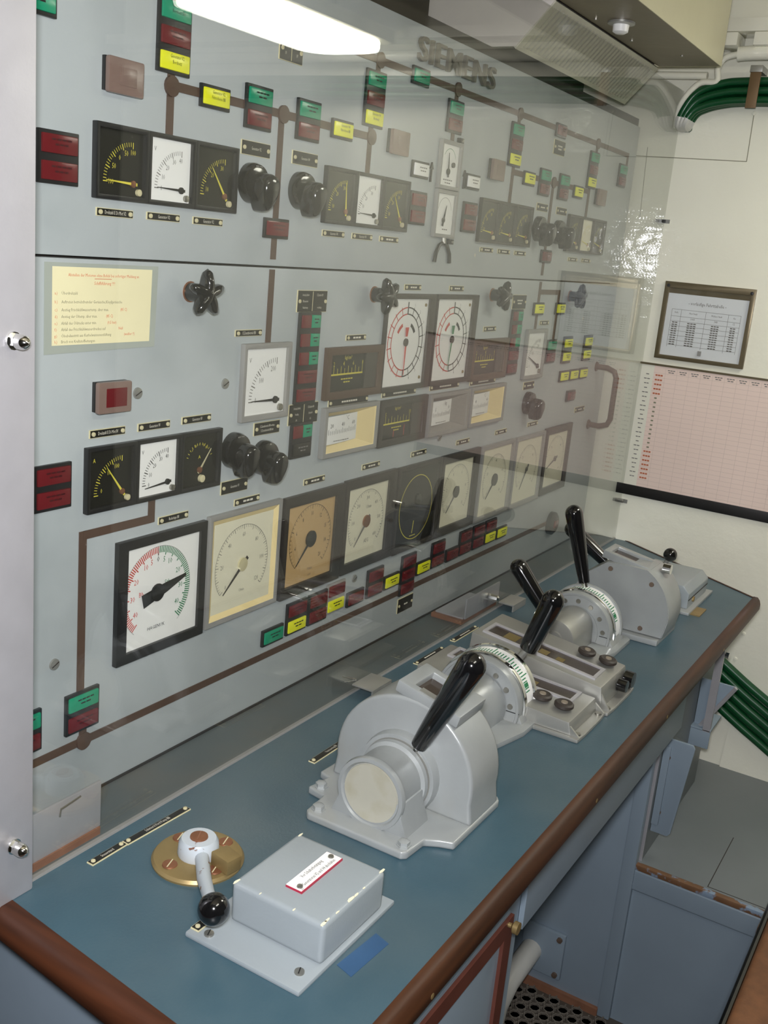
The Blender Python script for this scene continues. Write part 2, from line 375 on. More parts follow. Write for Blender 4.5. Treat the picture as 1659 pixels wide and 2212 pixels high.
def gusset(x, poly, nm, bolts):
    o = ob(nm, G().prism(poly, x, x+.008, 'x'), cab_m, t, bev=.002)
    for a, b in bolts: ob('bolt', G().lathe([(.008, 0), (.008, -.006), (0, -.007)], 8, 'x', (x, a, b)), dull_m, o)
gusset(.03, [(-.004, .34), (-.072, .34), (-.078, .33), (-.055, .085), (-.048, .075), (-.004, .075)], 'gusset', [(-.016, .29), (-.016, .135)])
ob('gusset_strap', G().box(.022, .03, -.022, -.004, .10, .32), cab_m, t, bev=.002)
gusset(.34, [(-.004, .40), (-.098, .40), (-.004, .23)], 'gusset', [])
ob('gusset_rim', G().tube([(.335, -.098, .40), (.335, -.004, .23)], .006, 6), alu_m, t)
t = root('support_stanchion', 'thin steel leg under the far worktop corner', 'stanchion', (2.72, -.55, .42))
ob('leg', G().box(-.006, .006, -.01, .01, 0, CT-.42-.045), alu_m, t); ob('wing_nut', G().lathe([(.008, 0), (.008, .01), (0, .012)], 8, 'y', (0, -.022, .28)), chrome_m, t); ob('wing_nut', G().lathe([(.008, 0), (.008, .01), (0, .012)], 8, 'y', (0, -.022, .23)), chrome_m, t)
ob('foot_angle', G().box(-.006, .12, -.012, .05, 0, .006).box(-.006, 0, -.012, .05, -.05, 0), cab_m, t, bev=.002)
# seat in the lower right corner
t = root('operator_seat', 'tan upholstered seat with black piping in the corner near console', 'seat', (0, 0, ZF))
ob('cushion', G().box(1.45, 2.28, -1.35, -.856, .575, .66), seat_m, t, bev=.016, seg=3)
ob('piping', G().tube([(1.45, -.850, .645), (2.28, -.850, .645)], .007, 8), black_m, t)
ob('seat_base', G().box(1.47, 2.26, -1.33, -.87, .545, .575), bsat_m, t, bev=.004)
for x in (1.52, 2.21):
    for y in (-1.28, -.92): ob('leg', G().cyl((x, y, 0), .016, .546, 14), steel_m, t)

# ================================================================ acrylic screen, its post and clamps
t = root('acrylic_screen', 'tall clear acrylic sheet standing in front of the instrument panel', 'screen', (0, YP, CT))
ob('sheet', G().box(.70, XW-.002, -.0025, .0025, .004, 1.33), plexi_m, t, smooth=False)
ob('foot_seal', G().box(.72, XW-.003, -.0035, .0035, 0, .004), gframe_m, t)
t = root('screen_post', 'brushed aluminium upright at the left end of acrylic screen', 'post', (0, YP-.009, CT))
ob('bar', G().box(.64, .779, -.006, .006, 0, 1.30), alu_m, t, bev=.003)
for z in (.077, .697):
    for nm, p in (('washer', [(.010, 0), (.010, -.002), (0, -.002)]), ('nut', [(.0085, -.002), (.0085, -.0085), (0, -.0085)]), ('cap_nut', [(.0085, -.009), (.0085, -.015), (.0072, -.019), (.004, -.023), (0, -.0245)])):
        ob(nm, G().lathe(p, 6 if nm == 'nut' else 14, 'y', (.749, -.006, z)), chrome_m, t)
t = root('screen_bracket', 'sheet metal foot plate on rusty strip behind acrylic at near end', 'bracket', (.797, -.088, CT))
ob('plate', G().box(-.10, .123, -.002, .002, .012, .082), alu_m, t, bev=.001)
ob('strip', G().box(-.10, .121, -.004, .010, 0, .012), rust_m, t)
ob('wire_clip', G().tube([(.048, -.004, .062), (.048, -.006, .074), (.082, -.006, .078)], .0014, 6), steel_m, t)
t = root('screen_clamp', 'plain metal angle clamp at acrylic foot behind near telegraph lever', 'clamp', (1.578, YP, CT))
ob('flange', G().box(-.035, .035, -.05, -.003, .018, .0215), alub_m, t, bev=.0008); ob('web', G().box(-.035, .035, -.05, -.047, 0, .018), alub_m, t)
ob('split_pin', G().tube([(-.02, -.003, .026), (-.035, .02, .03)], .0016, 6).tube([(-.02, -.003, .024), (-.035, .014, .020)], .0016, 6), chrome_m, t)
t = root('screen_clamp', 'large angle bracket on brown wooden wedge behind acrylic mid worktop', 'clamp', (2.06, YP, CT))
ob('wedge', G().prism([(-.03, .01), (-.03, .09), (.16, .09), (.16, .01)], 0, .010), rust_m, t)
ob('flange', G().box(-.02, .16, .012, .085, .010, .014), alu_m, t, bev=.001); ob('web', G().box(-.02, .16, .006, .010, .012, .062), alu_m, t, bev=.001)
ob('front_angle', G().box(.14, .215, -.045, -.004, .014, .018).box(.14, .215, -.045, -.041, 0, .014), alub_m, t, bev=.001)
ob('bolt', G().lathe([(.007, .004), (.007, -.018), (.003, -.022), (0, -.022)], 6, 'y', (.10, 0, .04)), chrome_m, t)

# ================================================================ console face
cp = root('control_panel', 'light grey painted steel console face carrying all the instruments', 'control panel', (0, 0, 0), PR)
ob('upper_sheet', G().box(.55, 3.06, 1.5835, 2.028, -.02, 0), panel_m, cp, bev=.002)
ob('lower_sheet', G().box(.55, 3.06, CT, 1.5805, -.02, 0), panel_m, cp, bev=.002)
ob('backing', G().box(.55, 3.05, CT, 2.02, -.05, -.021), dark_m, cp)
ob('top_rail', G().box(.55, XW-.01, 2.032, 2.052, -.045, -.012), dark_m, cp)  # dark strip standing in for the shaded gap over the panel
ob('base_seal', G().box(.55, XW-.002, CT, CT+.004, -.02, .003), dark_m, cp)
MZ = .0015
def ml(*pts):
    g = G()
    for (a, b), (c, d) in zip(pts[:-1], pts[1:]):
        w = .0068
        if a == c: g.box(a-w, a+w, min(b, d)-w*.9, max(b, d)+w*.9, 0, MZ)
        else: g.box(min(a, c), max(a, c), b-w*.9, b+w*.9, 0, MZ+.0003)
    ob('mimic_line', g, mimic_m, cp)
def md(x, z): ob('mimic_node', G().lathe([(.0135, 0), (.0135, .004), (0, .005)], 16, 'z', (x, z, 0)), mimic_m, cp)
ml((.80, 1.942), (2.985, 1.942)); ml((1.104, 1.83), (1.104, 1.75)); ml((1.106, 1.814), (1.60, 1.814))
ml((1.353, 1.814), (1.353, 1.60)); ml((1.353, 1.572), (1.353, 1.46)); ml((1.612, 1.83), (1.612, 1.75)); ml((1.62, 1.942), (1.62, 1.92))
ml((1.918, 1.942), (1.918, 1.84)); ml((2.224, 1.942), (2.224, 1.92)); ml((2.222, 1.83), (2.222, 1.75)); ml((2.222, 1.818), (2.712, 1.818))
ml((2.466, 1.818), (2.466, 1.60)); ml((2.466, 1.572), (2.466, 1.464)); ml((2.466, 1.553), (2.598, 1.553), (2.598, 1.435)); ml((2.732, 1.942), (2.732, 1.92)); ml((2.715, 1.83), (2.715, 1.75))
ml((2.985, 1.942), (2.985, 1.905)); ml((1.095, 1.24), (1.095, 1.208)); ml((.962, 1.208), (1.095, 1.208)); ml((.962, 1.208), (.962, .98)); ml((.60, .893), (2.74, .893)); ml((.968, .92), (.968, .893))
for x, z in ((1.624, 1.942), (1.92, 1.943), (2.225, 1.942), (2.734, 1.942), (1.105, 1.813), (1.356, 1.814), (1.615, 1.814), (2.466, 1.818), (.969, .893)): md(x, z)
def screw(x, z):
    o = ob('screw', G().lathe([(.0085, 0), (.008, .0025), (0, .0035)], 16, 'z', (x, z, 0)), alub_m, cp)
    ob('slot', G().seg(x-.006, z-.003, x+.006, z+.003, .0016, .0036), dark_m, o)
for x, z in ((1.059, 1.399), (1.250, 1.400), (.914, 1.031), (1.69, .972), (2.0, 1.23)): screw(x, z)

# ---------------------------------------------------------------- indicator lamps
LENS = dict(G=green_m, R=red_m, Y=yellow_m, W=whitel_m, K=blackl_m)
LP = .0312
def bars(name, m, par, x, y, z, w, rows, h=.0022, pitch=.0058):
    g = G()
    for k, fr in enumerate(rows):
        n = max(1, int(fr*w/.007)); x0 = x-fr*w/2
        for q in range(n): g.seg(x0+q*fr*w/n, y-k*pitch, x0+(q+.82)*fr*w/n, y-k*pitch, h, z)
    return ob(name, g, m, par, smooth=False)
LENSMESH = {}
def fit(x, z, s): return x*s, 1.634+(z-1.634)*s
def lens(par, key, x, y, w=.055, h=.0225, d=.0085):
    k = (key, round(w, 4), h)
    if k not in LENSMESH:
        o = ob('lens', G().cbox(0, 0, w, h, .003, d), LENS[key], par, bev=.0020); LENSMESH[k] = o.data
    else: o = link('lens', LENSMESH[k], None, par)
    o.location = (x, y, 0); return o
def lamp(x, z, cells, label, grp=None, legend=None, pitch=LP, frame=bsat_m, w=.0625):
    x, z = fit(x, z, 1.0059); n = len(cells); t = proot('indicator_lamp', label, 'indicator lamp', x, z, grp)
    hh = n*pitch; cy = -(n-1)*pitch/2
    ob('housing', G().box(-w/2, w/2, cy-hh/2, cy+hh/2, 0, .0055), frame, t, bev=.0012)
    for k, c in enumerate(cells):
        y = -k*pitch
        if len(c) == 2:
            lens(t, c[0], -.0138, y, .0268); lo = lens(t, c[1], .0138, y, .0268)
            bars('legend', ink_m, lo, 0, .004, .0089, .018, (.8, .6))
        else:
            lo = lens(t, c, 0, y)
            if legend and k in legend:
                for q, s in enumerate(legend[k]): text('legend', s, .0066, ink_m, lo, 0.002, .0062-q*.0072, .0089, sx=.72)
            elif c in 'GY': bars('legend', ink_m, lo, .003, .005, .0089, .034, (.9, .6)); 
            elif c == 'R': bars('legend', mat('ink_dark_red', (60, 16, 20), .4), lo, .002, .005, .0089, .036, (.9, .6))
            elif c == 'W': bars('legend', inkg_m, lo, .004, .004, .0089, .032, (.9, .7))
            elif c == 'K': bars('legend', inkg_m, lo, .002, .004, .0089, .034, (.9, .5))
    return t
lamp(.868, 1.867, 'G', 'green lamp at top left corner half hidden by aluminium post')
lamp(1.098, 1.904, 'GRY', 'green, red and yellow lamp column above the leftmost triple meter', None, {2: ('Generator V2', 'Bordnetz'), 0: ('Generator V2', 'Bordnetz Ein')})
lamp(1.185, 1.811, 'Y', 'yellow lamp on brown line right of the left lamp column', None, {0: ('Generator V2', 'Fahrschiene BB')})
lamp(1.284, 1.828, 'GR', 'green over red lamp above the left upper rotary switch')
lamp(1.412, 1.828, 'GR', 'green over red lamp above the second upper rotary switch')
lamp(1.510, 1.812, 'Y', 'yellow lamp left of the junction over the second triple meter', None, {0: ('Generator V4', 'Fahrschiene BB')})
lamp(1.603, 1.906, 'GRY', 'green, red and yellow lamp column above the second triple meter', None, {2: ('Generator V4', 'Bordnetz')})
lamp(1.755, 1.938, 'G', 'single green lamp on top brown line below the letter S')
lamp(.904, 1.714, 'RR', 'two dark red lamps left of the leftmost upper triple meter')
lamp(1.345, 1.642, 'R', 'single dark red lamp on brown line between upper rotary switches')
lamp(1.785, 1.777, 'W', 'white lamp in black frame left of the twin white meters')
lamp(1.788, 1.722, 'RR', 'two dark red lamps left of the twin white meters')
lamp(1.904, 1.905, 'GR', 'green over red lamp on top of the twin white meters')
lamp(2.010, 1.776, 'W', 'white lamp in black frame right of the twin white meters')
lamp(2.012, 1.720, 'RR', 'two dark red lamps right of the twin white meters')
lamp(2.204, 1.905, 'GRY', 'green, red and yellow lamp column above the third triple meter')
lamp(2.297, 1.811, 'Y', 'yellow lamp right of the lamp column over third triple meter')
lamp(2.390, 1.827, 'GR', 'green over red lamp above the third upper rotary switch')
lamp(2.513, 1.827, 'GR', 'green over red lamp above the fourth upper rotary switch')
lamp(2.615, 1.809, 'Y', 'yellow lamp left of the farthest upper lamp column')
lamp(2.700, 1.903, 'GRY', 'farthest green, red and yellow lamp column above fourth triple meter')
lamp(2.452, 1.937, 'R', 'red lamp on the top brown line toward the end wall')
lamp(2.456, 1.641, 'R', 'red lamp on brown line between the two far rotary switches')
lamp(2.935, 1.897, 'GR', 'green over red lamp at far right edge of upper panel')
lamp(.900, 1.304, 'RR', 'two dark red lamps left of the lower triple meter')
lamp(1.456, 1.495, ['RG', 'RG', 'RG', 'R', 'R'], 'tall lamp column, three red-green over two red, beside white voltmeter', None, None, .0318)
lamp(1.454, 1.304, ['RG', 'K'], 'red-green lamp over black blank below the tall lamp column', None, None, .0318)
lamp(2.325, 1.495, ['RG', 'RG', 'RG', 'R', 'R'], 'tall red and green lamp column left of the far white voltmeter', None, None, .0318)
lamp(2.452, 1.512, 'Y', 'yellow lamp above the far white voltmeter')
lamp(2.598, 1.512, 'Y', 'yellow lamp right above the far green and red lamp pair')
lamp(2.570, 1.416, 'GR', 'green over red lamp right of the far white voltmeter')
lamp(2.688, 1.418, 'YY', 'left one of two yellow double lamps near panel end', None, None, .037)
lamp(2.847, 1.418, 'YY', 'right one of two yellow double lamps near panel end', None, None, .037)
for x, w in ((2.691, 'left'), (2.766, 'middle'), (2.841, 'right')): lamp(x, 1.327, 'Y', w+' yellow lamp in the row of three by the grab handle', 'row of three yellow lamps')
lamp(2.765, 1.267, 'R', 'red lamp below the row of three yellow lamps')
lamp(1.409, .933, 'G', 'green lamp below left corner of the amber gauge')
lamp(1.480, .965, 'RY', 'red over yellow lamp under the amber gauge')
lamp(1.549, .965, 'RR', 'two red lamps under right side of the amber gauge')
lamp(1.610, .971, 'RY', 'red over yellow lamp in pale frame under the amber gauge corner', None, None, LP, gframe_m)
lamp(1.685, .935, 'R', 'single red lamp under the white AEG gauge')
lamp(1.759, .966, 'RR', 'two red lamps right of the screw under the AEG gauge')
lamp(1.829, .936, 'Y', 'yellow lamp below left corner of the dark round gauge')
lamp(1.900, .966, 'RRR', 'three red lamps under the dark round gauge')
lamp(1.969, .936, 'Y', 'yellow lamp right of the three red lamps')
lamp(2.037, .968, 'RR', 'two red lamps below the first far white gauge')
lamp(2.111, .936, 'R', 'single red lamp in bottom row behind the tall black lever')
lamp(2.178, .968, 'RR', 'two red lamps left of the far red lamp pair in bottom row')
lamp(2.250, .968, 'RR', 'last pair of two red lamps before the far yellow ones')
lamp(2.320, .968, 'RY', 'red over yellow lamp near the end of bottom row')
lamp(2.392, .936, 'Y', 'last yellow lamp of the bottom row')
lamp(.958, .964, 'GR', 'green over red lamp at lower left above brown junction')
lamp(.853, .964, 'GR', 'green over red lamp at lower left half behind the post')
# round red lamp near the end wall
t = proot('indicator_lamp', 'round dark red lamp at the end of bottom brown line', 'indicator lamp', 2.765, .889)
ob('housing', G().lathe([(.034, 0), (.034, .012), (.026, .018), (0, .018)], 24), bsat_m, t); lens(t, 'R', 0, 0, .03, .022, .021)
# smoked covers
for x, z, lab in ((.994, 1.805, 'smoked square lamp cover at upper left above the triple meter'), (1.672, 1.812, 'smoked square lamp cover right of the second lamp column'), (2.090, 1.809, 'smoked lamp cover left of the third lamp column'), (2.746, 1.807, 'smoked lamp cover at the far end of upper panel'), (.988, 1.403, 'smoked lamp cover with red lens above lower triple meter')):
    x, z = fit(x, z, 1.017); t = proot('covered_lamp', lab, 'indicator lamp', x, z, 'covered alarm lamps')
    ob('housing', G().cbox(-.001, .001, .059, .041, 0, .006), bsat_m, t, bev=.001)
    cv = ob('cover', G().prism(rrect(.061, .043, .003), .006, .0135), smoke_m, t, bev=.002)
    low = z < 1.5
    ob('lens', G().cbox(.002, 0, .038 if low else .03, .026 if low else .022,   .012, .0142), red_m if low else smoke_m, cv, bev=.001)

# ---------------------------------------------------------------- nameplates
PM = {}
def nplate(x, z, w, h, label, lines=None, cols=None, size=None, y=0.0, rot=PR, loc=None, rows=(.8,), face=plate_m, ink=inkw_m, edge=platee_m, grp=None):
    t = root('nameplate', label, 'nameplate', loc or (x, y, z), rot, grp)
    k = (w, h, face.name)
    if k not in PM:
        a = ob('backing', G().cbox(0, 0, w, h, 0, .0018), edge, t); b = ob('face', G().cbox(0, 0, w-.0022, h-.0016, .0018, .0024), face, t)
        c = ob('rivet', G().lathe([(.0033, .0022), (.003, .0040), (0, .0046)], 12), ivory_m, t); PM[k] = (a.data, b.data, c.data)
        c.location = (-w/2+.006, 0, 0); d = link('rivet', c.data, None, t); d.location = (w/2-.006, 0, 0)
    else:
        a, b, c = PM[k]; link('backing', a, None, t); link('face', b, None, t)
        for s in (-1, 1): link('rivet', c, None, t).location = (s*(w/2-.006), 0, 0)
    size = size or .0068
    if lines:
        n = len(lines)
        for q, s in enumerate(lines): text('lettering', s, size, ink, t, 0, ((n-1)/2-q)*size*1.25, .0026, sx=.62)
    elif cols:
        ob('divider', G().cbox(0, 0, .0012, h-.004, .0024, .0026), edge, t)
        for sx, ls in zip((-.24, .24), cols):
            n = len(ls)
            for q, s in enumerate(ls): text('lettering', s, size, ink, t, sx*w, ((n-1)/2-q)*size*1.9, .0026, sx=.5)
    else:
        bars('lettering', ink, t, .002, (len(rows)-1)*.0035, .0026, w*.5, rows, h=.0032, pitch=.007)
    return t
nplate(1.007, 1.641, .065, .0105, 'nameplate under the left meter of upper left triple meter', ('Drehzahl E Di Mot V2',))
nplate(1.098, 1.642, .065, .0105, 'nameplate under the white meter of upper left triple meter', ('Generator V2',))
nplate(1.191, 1.642, .065, .0105, 'nameplate under the right meter of upper left triple meter', ('Generator V2',))
nplate(1.293, 1.755, .070, .021, 'wide nameplate above the left upper rotary switch', ('Generator V2',))
nplate(1.421, 1.755, .070, .021, 'wide nameplate above the second upper rotary switch', ('Generator V4',))
nplate(1.366, 1.908, .060, .034, 'double nameplate high on panel inside the lamp reflection', None, (('Bordnetz', '331'), ('BB', '337')), .006)
nplate(1.366, 1.946, .060, .034, 'upper pale nameplate high on panel under the lamp reflection', None, None, None, rows=(.7, .5), face=platee_m, ink=inkg_m)
nplate(1.519, 1.643, .068, .0105, 'nameplate under left meter of the second triple meter', ('Generator V4',))
nplate(1.612, 1.643, .068, .0105, 'nameplate under white meter of the second triple meter', ('Generator V4',))
nplate(1.706, 1.643, .068, .0105, 'nameplate under right meter of the second triple meter')
for x, w in ((2.130, 'left'), (2.222, 'middle'), (2.314, 'right')): nplate(x, 1.642, .066, .0105, 'nameplate under '+w+' meter of the third triple meter')
for x, w in ((2.66, 'left'), (2.76, 'right')): nplate(x, 1.640, .066, .0105, w+' nameplate under the fourth triple meter')
nplate(2.413, 1.755, .067, .018, 'nameplate above the third upper rotary switch'); nplate(2.539, 1.755, .067, .018, 'nameplate above the fourth upper rotary switch')
nplate(2.473, 1.900, .070, .034, 'tall nameplate under the red lamp on the top line', rows=(.8, .6))
nplate(1.003, 1.349, .066, .0115, 'nameplate over left meter of the lower triple meter', ('Drehzahl E Di Mot IV',))
nplate(1.094, 1.349, .066, .0115, 'nameplate over white meter of the lower triple meter', ('Generator IV',))
nplate(1.186, 1.350, .066, .0115, 'nameplate over right meter of the lower triple meter', ('Generator IV',))
nplate(1.301, 1.478, .067, .0105, 'nameplate above the near white voltmeter', ('E Zusatzbetrieb BB',))
nplate(1.364, 1.318, .070, .022, 'two line nameplate below the near white voltmeter', ('E Zusatzbetrieb BB vorhan', 'E Zusatzbetrieb BB klar'), None, .0058)
nplate(1.286, 1.229, .068, .022, 'wide nameplate under the lower left rotary switch', ('Generator IV',))
nplate(1.322, 1.199, .067, .0115, 'nameplate above the big white round-scale gauge')
nplate(1.143, 1.201, .066, .0115, 'nameplate above the black framed rudder gauge', ('Ruderlage BB',))
nplate(1.470, 1.528, .088, .037, 'large double nameplate on top of near lamp column', None, (('Störung Lichtbetr', 'BB manövrier', 'Handstörung'), ('E Zusatzbetr BB', '', 'von Brücke')), .0056)
nplate(1.467, 1.333, .088, .037, 'large double nameplate lower in the near lamp column', None, (('Störung Lichtnetz', 'Umschltg', '334'), ('E Zusatzbetr BB', 'Ein gestört', '305')), .0056)
nplate(1.620, 1.462, .068, .0105, 'nameplate over the near brown edgewise meter')
nplate(1.612, 1.344, .136, .0135, 'long nameplate between brown meter and temperature meter')
nplate(1.80, 1.346, .136, .0135, 'long nameplate under the near red ring gauge'); nplate(1.998, 1.346, .136, .0135, 'long nameplate under the second ring gauge'); nplate(2.19, 1.344, .136, .0135, 'long nameplate under the far brown meter')
nplate(1.815, 1.556, .066, .0115, 'nameplate above the near red ring gauge'); nplate(2.005, 1.556, .066, .0115, 'nameplate above the second ring gauge'); nplate(2.195, 1.466, .066, .0115, 'nameplate above the far brown meter')
nplate(1.518, 1.204, .067, .0115, 'nameplate above the amber gauge'); nplate(1.715, 1.205, .067, .0115, 'nameplate above the AEG gauge'); nplate(1.91, 1.206, .067, .0115, 'nameplate above the dark round gauge'); nplate(2.12, 1.207, .067, .0115, 'nameplate above the white gauge right of dark gauge'); nplate(2.33, 1.208, .067, .0115, 'nameplate above the far white gauge with big hub'); nplate(2.53, 1.208, .067, .0115, 'nameplate above the far cream gauge')
nplate(1.917, .859, .068, .034, 'dark plate at panel foot under the three red lamps', rows=(.5,))
nplate(2.345, 1.528, .080, .034, 'double nameplate on top of the far lamp column', rows=(.8, .6)); nplate(2.47, 1.315, .068, .02, 'nameplate below the far white voltmeter'); nplate(2.876, 1.217, .078, .016, 'nameplate low by the far panel edge'); nplate(2.52, 1.475, .06, .0115, 'nameplate beside the far voltmeter top')

# ---------------------------------------------------------------- meters
def case(name, label, x, z, w, h, bm, d=.020, iw=None, ih=None, rec=.006, dm=wdial_m, ox=0, oy=0, grp=None, slope=.003, inner=None):
    sf = 1.0139 if h > .15 else (1.0169 if w > .15 else 1.0129)
    x, z = fit(x, z, sf); d = .0095; rec = .0065; slope = .0012
    iw = (iw or w*.84)*sf; ih = (ih or h*.84)*sf; w *= sf; h *= sf; ox *= sf
    t = proot(name, label, 'gauge', x, z, grp)
    ob('bezel', G().frame(w, h, iw, ih, 0, d, ox, oy, d-slope), bm, t, bev=.0014)
    if inner:
        g = G(); a = [(-iw/2+ox, -ih/2+oy), (iw/2+ox, -ih/2+oy), (iw/2+ox, ih/2+oy), (-iw/2+ox, ih/2+oy)]
        cxm = ox; b = [(ox+(p[0]-ox)*.90, oy+(p[1]-oy)*.90) for p in a]
        for k in range(4):
            n = (k+1) % 4; g.quad((*a[k], d-slope-.0004), (*a[n], d-slope-.0004), (*b[n], d-rec), (*b[k], d-rec))
        ob('reflector', g, inner, t, smooth=False)
    zf = d-rec
    ob('dial', G().box(-iw/2+ox, iw/2+ox, -ih/2+oy, ih/2+oy, .001, zf), dm, t, smooth=False)
    ob('glass', G().quad((-iw/2+ox, -ih/2+oy, d-slope-.0006), (iw/2+ox, -ih/2+oy, d-slope-.0006), (iw/2+ox, ih/2+oy, d-slope-.0006), (-iw/2+ox, ih/2+oy, d-slope-.0006)), glass_m, t, smooth=False)
    return t, zf+.0004
def pointer(t, cx, cy, r, deg, w, m, z, tail=.2, hub=.004, hubm=None):
    a = math.radians(deg); u = Vector((math.cos(a), math.sin(a))); n = Vector((-u.y, u.x)); p = lambda q, s: (cx+u.x*q+n.x*s, cy+u.y*q+n.y*s)
    o = ob('pointer', G().prism([p(-r*tail, w*.7), p(-r*tail, -w*.7), p(r*.3, -w*.5), p(r, -w*.15), p(r, w*.15), p(r*.3, w*.5)], z+.0015, z+.0022), m, t)
    ob('hub', G().lathe([(hub, z), (hub, z+.0028), (hub*.6, z+.0034), (0, z+.0034)], 16, 'z', (cx, cy, 0)), hubm or m, o)
def quadrant(name, label, x, z, s, bm, dm, ink, nums, pdeg, pm, unit='', grp=None, white=False):
    t, zf = case(name, label, x, z, s, s, bm, dm=dm, iw=s*.86, ih=s*.86, grp=grp)
    k = s/.092; cx, cy, r = .022*k, -.024*k, .052*k
    g = G()
    for q in range(21): g.tick(cx, cy, r-(.008 if q % 5 == 0 else .0055)*k, r, 180-90*q/20, (.0013 if q % 5 == 0 else .0008)*k, zf)
    ob('scale', g, ink, t, smooth=False)
    for dg, sx in nums: text('numeral', sx, .0096*k, ink, t, cx+(r-.0135*k)*math.cos(math.radians(dg)), cy+(r-.013*k)*math.sin(math.radians(dg)), zf, sx=.7)
    if unit: text('unit_mark', unit, .0085*k, ink, t, -.030*k, .026*k, zf, sx=.8)
    pointer(t, cx, cy, .048*k, pdeg, .0028*k, pm, zf, .15, .0045*k, ink_m if white else copper_m)
    ob('adjuster', G().lathe([(.0045*k, zf), (.0045*k, zf+.004), (0, zf+.0045)], 12, 'z', (cx+.010*k, cy-.010*k, 0)), steel_m if white else ivory_m, t)
    return t
NV = [(180, '0'), (158, '10'), (135, '20'), (112, '30'), (92, '40')]
NB = [(180, '100'), (150, '50'), (128, '0'), (108, '50'), (90, '100')]
NA = [(170, '10'), (135, '20'), (100, '30')]
for x, kind, lab in ((1.000, 'b', 'left black meter of upper left trio, needle lying flat left'), (1.092, 'w', 'white volt meter in upper left trio'), (1.184, 'b2', 'right black meter of upper left trio with slanting yellow needle')):
    if kind == 'b': quadrant('panel_meter', lab, x, 1.703, .092, bsat_m, bdial_m, inky_m, NB, 178, inky_m, grp='meters of upper left trio')
    elif kind == 'w': quadrant('panel_meter', lab, x, 1.703, .092, bsat_m, wdial_m, inkg_m, NV, 179, ink_m, 'V', 'meters of upper left trio', True)
    else: quadrant('panel_meter', lab, x, 1.703, .092, bsat_m, bdial_m, inky_m, NA, 128, inky_m, grp='meters of upper left trio')
quadrant('panel_meter', 'left black meter of second upper trio, needle upright', 1.505, 1.705, .092, bsat_m, bdial_m, inky_m, NA, 95, inky_m, grp='meters of second upper trio')
quadrant('panel_meter', 'white meter in the middle of second upper trio', 1.597, 1.705, .092, bsat_m, wdial_m, ink_m, [(160, '10'), (135, '20'), (105, '30')], 178, ink_m, '', 'meters of second upper trio', True)
quadrant('panel_meter', 'right black meter of second upper trio with slanting needle', 1.689, 1.705, .092, bsat_m, bdial_m, inky_m, NA, 122, inky_m, grp='meters of second upper trio')
for x, w in ((2.090, 'left'), (2.182, 'middle'), (2.274, 'right')): quadrant('panel_meter', w+' dark meter of the third upper trio', x, 1.703, .092, dframe_m, bdial_m, inky_m, NA, 176, inky_m, grp='meters of third upper trio')
for x, w in ((2.60, 'left'), (2.692, 'middle'), (2.784, 'right')): quadrant('panel_meter', w+' meter of the fourth upper trio by end wall', x, 1.705, .092, dframe_m, cdial_m if w == 'middle' else bdial_m, inky_m, NA, 170, inky_m, grp='meters of fourth upper trio')
quadrant('panel_meter', 'left black ammeter of lower trio with yellow needle', .995, 1.290, .092, bsat_m, bdial_m, inky_m, [(172, '0'), (130, '10'), (105, '100')], 128, inky_m, 'A', 'meters of lower trio')
quadrant('panel_meter', 'white volt meter in the lower trio', 1.087, 1.290, .092, bsat_m, wdial_m, ink_m, NV, 185, ink_m, 'V', 'meters of lower trio', True)
t, zf = case('panel_meter', 'right black ammeter of lower trio with pale needle up right', 1.179, 1.290, .092, .092, bsat_m, dm=bdial_m, iw=.079, ih=.079, grp='meters of lower trio')
g = G()
for q in range(13): g.tick(0, -.004, .027, .031, 160-140*q/12, .0009, zf)
ob('scale', g, inky_m, t, smooth=False)
for dg, s in ((140, '0'), (115, '50'), (92, '0'), (65, '50'), (45, '100')): text('numeral', s, .006, inky_m, t, .022*math.cos(math.radians(dg)), .002+.022*math.sin(math.radians(dg)), zf, sx=.7)
text('unit_mark', 'A', .008, inky_m, t, 0, .004, zf); pointer(t, .0, -.016, .040, 52, .0028, ivory_m, zf, .15, .005, copper_m); ob('adjuster', G().lathe([(.006, zf), (.006, zf+.005), (0, zf+.0055)], 12, 'z', (.004, -.030, 0)), ivory_m, t)
NVV = [(178, '0'), (140, '100'), (100, '200')]
quadrant('panel_meter', 'near large white voltmeter in grey frame, needle at zero', 1.331, 1.401, .125, gframe_m, wdial_m, inkg_m, NVV, 179, ink_m, 'V', 'white voltmeters', True)
quadrant('panel_meter', 'far large white voltmeter in grey frame, needle tilted', 2.442, 1.400, .125, gframe_m, wdial_m, inkg_m, NVV, 158, ink_m, '', 'white voltmeters', True)
# synchroscope pair
t, zf = case('synchroscope', 'upper white meter of the twin in grey frame', 1.887, 1.796, .088, .092, gframe_m, dm=wdial_m, grp='twin white meters')
ob('scale', G().arc(0, .006, .026, .001, 150, 20, zf), inkgr_m, t, smooth=False); pointer(t, -.004, -.012, .036, 95, .004, ink_m, zf, .3, .006); ob('knob', G().lathe([(.005, zf), (.005, zf+.004), (0, zf+.004)], 12, 'z', (.014, .002, 0)), ink_m, t); bars('lettering', inkg_m, t, 0, -.028, zf, .05, (.8, .5))
t, zf = case('synchroscope', 'lower white meter of the twin in grey frame', 1.887, 1.703, .088, .092, gframe_m, dm=wdial_m, grp='twin white meters')
ob('scale', G().arc(0, .004, .028, .0008, 170, 10, zf), inkg_m, t, smooth=False); pointer(t, -.004, -.012, .030, 75, .005, ink_m, zf, .4, .005); bars('lettering', inkg_m, t, .008, -.030, zf, .03, (.8,))
for z, lab in ((1.850, 'small black clip above the twin white meters'), (1.651, 'small black clip below the twin white meters')):
    t = proot('catch', lab, 'clip', 1.948, z); ob('body', G().cbox(0, 0, .018, .010, 0, .008), bsat_m, t, bev=.001); ob('pin', G().lathe([(.003, .008), (.003, .011), (0, .011)], 8), steel_m, t)
